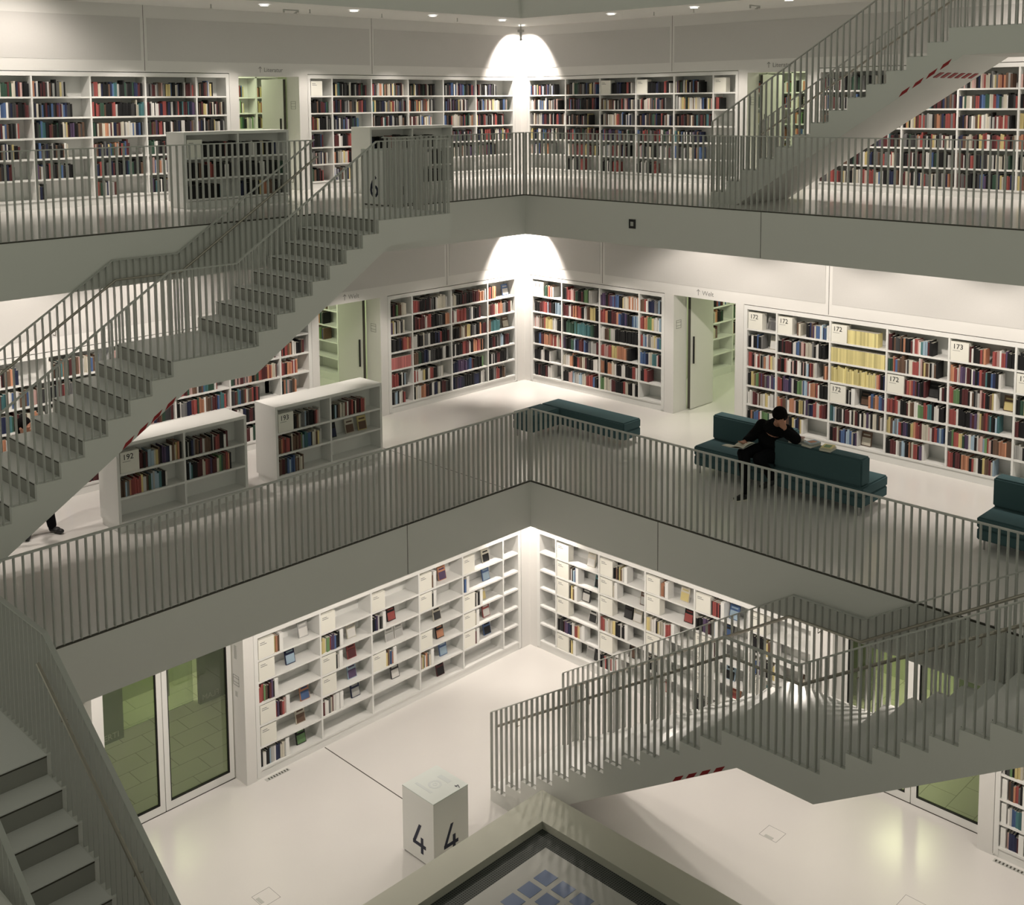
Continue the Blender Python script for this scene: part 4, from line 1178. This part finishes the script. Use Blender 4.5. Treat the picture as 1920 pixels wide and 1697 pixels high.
sh = MB(); shoe(sh, (8.29, -1.27, 4.005), (.35, .9, 0)); fuse(sh, 'shoe', M['black'], p2, .010, 2)
sh = MB(); shoe(sh, (7.99, -1.20, 4.005), (-.3, .9, 0)); fuse(sh, 'shoe', M['black'], p2, .010, 2)
hr = MB(); f_ = fw.normalized(); u_ = (Vector((0, 0, 1)) - Vector((0, 0, 1)).dot(f_) * f_).normalized(); r2 = f_.cross(u_); rot = Matrix((r2, f_, u_)).transposed()
ell(hr, hc - f_ * .02 + u_ * .025, (.087, .098, .100), rot=rot); ell(hr, hc - f_ * .05 - u_ * .03, (.083, .065, .09), rot=rot); fuse(hr, 'hair', M['hair'], p2, .009, 2)
mb = MB(); mb.prism([(-.10, 0), (0, .012), (.10, 0), (.10, .004), (0, .018), (-.10, .004)], lambda u, v, d: (u, v, d), 0, .27)
o = mb.build('paper_sheet', M['paper'], None, (8.11, -.86, 5.17)); o.rotation_euler = (R(-20), 0, R(35)); tag(o, 'white paper sheet held up by the person behind the stair', 'paper')

# ------------------------------------------------------------------ number blocks
def numeral(digit, size, mw, parent):
    if digit != '4':
        return text(digit, size, mw, M['ink'], parent, 'numeral')
    mb = MB(); h = size * .74; w = h * .62; t = h * .13
    f = lambda u, v, d: (u, v, d)
    mb.prism([(w * .52, h), (w * .52 + t, h), (t * 1.05, h * .30), (0, h * .30)], f, 0, .0012)
    mb.prism([(0, h * .20), (w * 1.08, h * .20), (w * 1.08, h * .20 + t), (0, h * .20 + t)], f, 0, .0012)
    mb.prism([(w * .66, -h * .02), (w * .66 + t, -h * .02), (w * .66 + t, h * .56), (w * .66, h * .56)], f, 0, .0014)
    o = mb.build('numeral', M['ink'], parent)
    o.matrix_local = Matrix.Translation(-parent.location) @ mw
    return o
def kiosk(digit, label, x0, y0, zf):
    t = thing('number_block', label, 'information block', (x0 + .3, y0 + .3, zf), 'white information blocks with floor numbers')
    MB().box(-.3, .3, -.3, .3, .018, .875).build('body', M['lack'], t, bevel=.002)
    MB().box(-.3, .3, -.3, .3, .876, .89).build('glass_top', M['screen'], t)
    MB().box(-.285, .285, -.285, .285, 0, .018).build('plinth', M['seam'], t)
    mb = MB(); disc(mb, .0, .0, .8915, .06, .09, 0, .001); disc(mb, .0, .0, .8915, .015, .035, 0, .001)
    mb.box(.13, .17, -.2, .1, .8905, .8915); mb.box(-.2, -.13, -.1, .1, .8905, .8915)
    mb.build('etched_pattern', M['etch'], t)
    T = Matrix.Translation
    base = t.location
    mX = Matrix(((0, 0, 1, base.x + .301), (1, 0, 0, base.y - .10), (0, 1, 0, base.z + .13), (0, 0, 0, 1)))
    numeral(digit, .50, mX, t)
    mY = Matrix(((-1, 0, 0, base.x + .13), (0, 0, 1, base.y + .301), (0, 1, 0, base.z + .13), (0, 0, 0, 1)))
    numeral(digit, .50, mY, t)
    mZ = Matrix(((1, 0, 0, base.x - .20), (0, 1, 0, base.y + .20), (0, 0, 1, base.z + .8915), (0, 0, 0, 1))) @ Matrix.Rotation(R(0), 4, 'Z')
    numeral(digit, .11, mZ, t)
kiosk('4', 'white square block with number 4 standing by the parapet on the lower floor', 4.61, 2.61, 0)
kiosk('6', 'white square block with number 6 behind the railing of the upper gallery', 2.10, -1.15, 8)

# ------------------------------------------------------------------ central parapet and roof light
X0, Y0, X1, Y1 = 3.81, 3.77, 9.65, 9.65; IX, IY, JX, JY = 4.287, 4.207, 9.2, 9.2; PH = .70
t = thing('parapet', 'wide pale parapet around the roof light in the middle of the lower floor', 'parapet', (X0, Y0, 0))
mb = MB(); mb.box(X0, X1, Y0, IY, 0, PH); mb.box(X0, IX, IY, Y1, 0, PH); mb.box(JX, X1, IY, Y1, 0, PH); mb.box(IX, JX, JY, Y1, 0, PH)
lpart(t, mb).build('parapet_body', M['pit'], t)
mb = MB(); mb.box(7.0, 7.004, Y0, IY, PH, PH + .001); mb.prism([(X0, Y0), (X0 + .004, Y0), (IX + .004, IY), (IX, IY)], lambda u, v, d: (u, v, d), PH, PH + .001)
lpart(t, mb).build('joint', M['greyink'], t)
t = thing('roof_light', 'pale roof light with square blue glass tiles inside the parapet', 'roof light', (IX, IY, .3))
mb = MB(); mb.box(4.525, 8.95, 4.48, 8.95, .40, .605); lpart(t, mb).build('roof_panel', M['skyl'], t)
for i in range(7):
    for j in range(7):
        x = 4.825 + .275 * i; y = 4.745 + .275 * j
        mb = MB(); mb.box(x, x + .205, y, y + .2, .604, .609); lpart(t, mb).build('glass_tile', M['blueglass'], t)
t = thing('grating', 'dark metal grating strip around the roof light', 'grating', (IX, IY, .55))
mb = MB(); mb.box(IX, JX, IY, 4.48, .55, .60); mb.box(IX, 4.525, 4.48, JY, .55, .60); mb.box(8.95, JX, 4.48, JY, .55, .6); mb.box(4.525, 8.95, 8.95, JY, .55, .6)
lpart(t, mb).build('grate', M['grid'], t)

# ------------------------------------------------------------------ small fittings
def floorbox(x, y, label):
    t = thing('floor_box', label, 'floor box', (x, y, 0), 'square access lids in the lower floor')
    mb = MB(); w = .125
    for a in (-w, w): mb.box(a - .002, a + .002, -w, w, 0, .0015); mb.box(-w, w, a - .002, a + .002, 0, .0015)
    mb.build('lid_outline', M['greyink'], t)
    MB().box(w - .06, w - .015, -.06, .06, 0, .002).build('cable_outlet', M['bar'], t)
floorbox(1.59, 5.84, 'square floor box lid under the staircase, right of the parapet')
floorbox(1.59, 7.72, 'square floor box lid at the bottom edge on the right')
floorbox(6.96, 2.09, 'square floor box lid at the bottom edge on the left')
for (x0, x1, y0, y1, lab) in ((5.22, 5.62, .04, .11, 'slotted floor vent before the left wall bookcase'), (.04, .11, 8.1, 8.5, 'slotted floor vent before the bottom right bookcase')):
    t = thing('floor_vent', lab, 'vent', ((x0 + x1) / 2, (y0 + y1) / 2, 0), 'slotted vents in the lower floor')
    mb = MB(); mb.box(x0, x1, y0, y1, 0, .003); lpart(t, mb).build('vent_frame', M['bar'], t)
    mb = MB()
    for k in range(8):
        if x1 - x0 > y1 - y0: xx = x0 + .02 + k * (x1 - x0 - .04) / 8; mb.box(xx, xx + .02, y0 + .012, y1 - .012, .003, .004)
        else: yy = y0 + .02 + k * (y1 - y0 - .04) / 8; mb.box(x0 + .012, x1 - .012, yy, yy + .02, .003, .004)
    lpart(t, mb).build('slots', M['seam'], t)
# black speaker plate on the fascia
t = thing('fascia_speaker', 'small black square plate on the fascia of the upper gallery', 'speaker', (E6[0], 1.93, 7.64))
MB().box(0, .012, -.065, .065, -.075, .075).build('plate', M['black'], t)
MB().box(.012, .016, -.03, .03, -.035, .035).build('grille', M['bar'], t)
# direction signs over the doorways
def dirsign(side, wp, a, z, word, label):
    Wl = Wall(side, wp); dr = -1 if side == 'L' else 1
    t = thing('direction_sign', label, 'sign', Wl.p(a, .001, z), 'direction words over the doorways')
    m = Wl.textmat(a + dr * .12, .003, z)
    text(word, .115, m, M['greyink'], t)
    T = Matrix.Translation(-t.location) @ Wl.textmat(a, .003, z)
    mb = MB(); mb.prism([(.035, -.01), (.047, -.01), (.047, .085), (.035, .085)], lambda u, v, d: T @ Vector((u, v, d)), 0, .001)
    mb.prism([(.041, .10), (.005, .062), (.013, .054), (.041, .083), (.069, .054), (.077, .062)], lambda u, v, d: T @ Vector((u, v, d)), 0, .001)
    mb.build('arrow', M['greyink'], t)
dirsign('R', W5[0], 1.87, 6.235, 'Welt', 'arrow and word Welt over the right doorway of the middle floor')
dirsign('L', W5[1], 2.26, 6.235, 'Welt', 'arrow and word Welt over the left doorway of the middle floor')
dirsign('L', W6[1], 2.47, 10.21, 'Literatur', 'arrow and word Literatur over the left doorway of the upper floor')
dirsign('R', W6[0], 1.89, 10.22, 'Literatur', 'arrow and word Literatur over the right doorway of the upper floor')
# framed notices in the door reveals
def notice(x, y, z, ax, sgn, label, solid=False, w=.15, h=.15):
    t = thing('wall_notice', label, 'notice', (x, y, z), 'small notices in the door reveals')
    mb = MB(); e = .006
    def bx(u0, u1, v0, v1, m_=mb):
        if ax == 'x': m_.box(0, sgn * .004, u0, u1, v0, v1)
        else: m_.box(u0, u1, 0, sgn * .004, v0, v1)
    if solid: bx(-w / 2, w / 2, -h / 2, h / 2)
    else:
        for q in (-w / 2, w / 2 - e): bx(q, q + e, -h / 2, h / 2)
        for q in (-h / 2, -.03, .03, h / 2 - e): bx(-w / 2, w / 2, q, q + e)
    mb.build('notice_frame', M['greyink'] if not solid else M['bar'], t)
notice(5.88, -.2, 1.50, 'x', 1, 'framed notice beside the left glass door')
notice(5.88, -.2, 1.30, 'x', 1, 'small grey switch under the notice beside the left glass door', True, .06, .08)
notice(5.88, -.2, 1.92, 'x', 1, 'tall grey plate above the notice beside the left glass door', True, .06, .2)
notice(W5[0] - .15, 1.39, 5.62, 'y', 1, 'framed notice inside the right doorway of the middle floor')
notice(1.43, W5[1] - .2, 5.60, 'x', 1, 'framed notice inside the left doorway of the middle floor')
notice(1.58, W6[1] - .2, 9.60, 'x', 1, 'framed notice inside the left doorway of the upper floor')
notice(W6[0] - .2, 1.48, 9.60, 'y', 1, 'framed notice inside the right doorway of the upper floor')
# sprinklers and corner camera under the top ceiling
k = 0
for x, y in ((3.9, -3.55), (2.0, -3.4), (.35, -3.4), (-1.5, -3.3), (-3.4, 1.0), (-3.4, .1)):
    t = thing('sprinkler', 'small sprinkler head under the top ceiling, %s from the left' % ORD[k], 'sprinkler', (x, y, 11.29), 'sprinklers under the top ceiling'); k += 1
    mb = MB(); mb.tube([(0, 0, 0), (0, 0, -.06)], .01, 6); mb.tube([(0, 0, -.062), (0, 0, -.068)], .022, 10); mb.build('nozzle', M['bar'], t)
for x, y, lab in ((2.25, -3.62, 'bent grey bracket under the top ceiling at the left'), (-3.61, 2.15, 'bent grey bracket under the top ceiling at the right')):
    t = thing('ceiling_bracket', lab, 'bracket', (x, y, 11.29), 'brackets under the top ceiling')
    mb = MB(); mb.box(-.16, .16, -.012, .012, -.02, 0); mb.box(.14, .16, -.012, .012, -.06, -.02); mb.box(-.16, -.10, -.06, -.04, -.06, -.045); mb.box(-.16, -.145, -.06, .012, -.045, -.02); mb.build('bracket_bar', M['bar'], t)
t = thing('corner_sensor', 'grey sensor hanging in the ceiling corner of the upper floor', 'sensor', (-3.75, -3.70, 11.29))
mb = MB(); mb.tube([(0, 0, 0), (0, 0, -.12)], .012, 8); mb.build('stem', M['bar'], t)
mb = MB(); mb.box(-.05, .05, -.05, .05, -.17, -.12); mb.tube([(0, 0, -.17), (0, 0, -.30)], [.03, .02], 8); ell(mb, (0, 0, -.33), (.03, .03, .03)); mb.build('sensor_head', M['bar'], t)
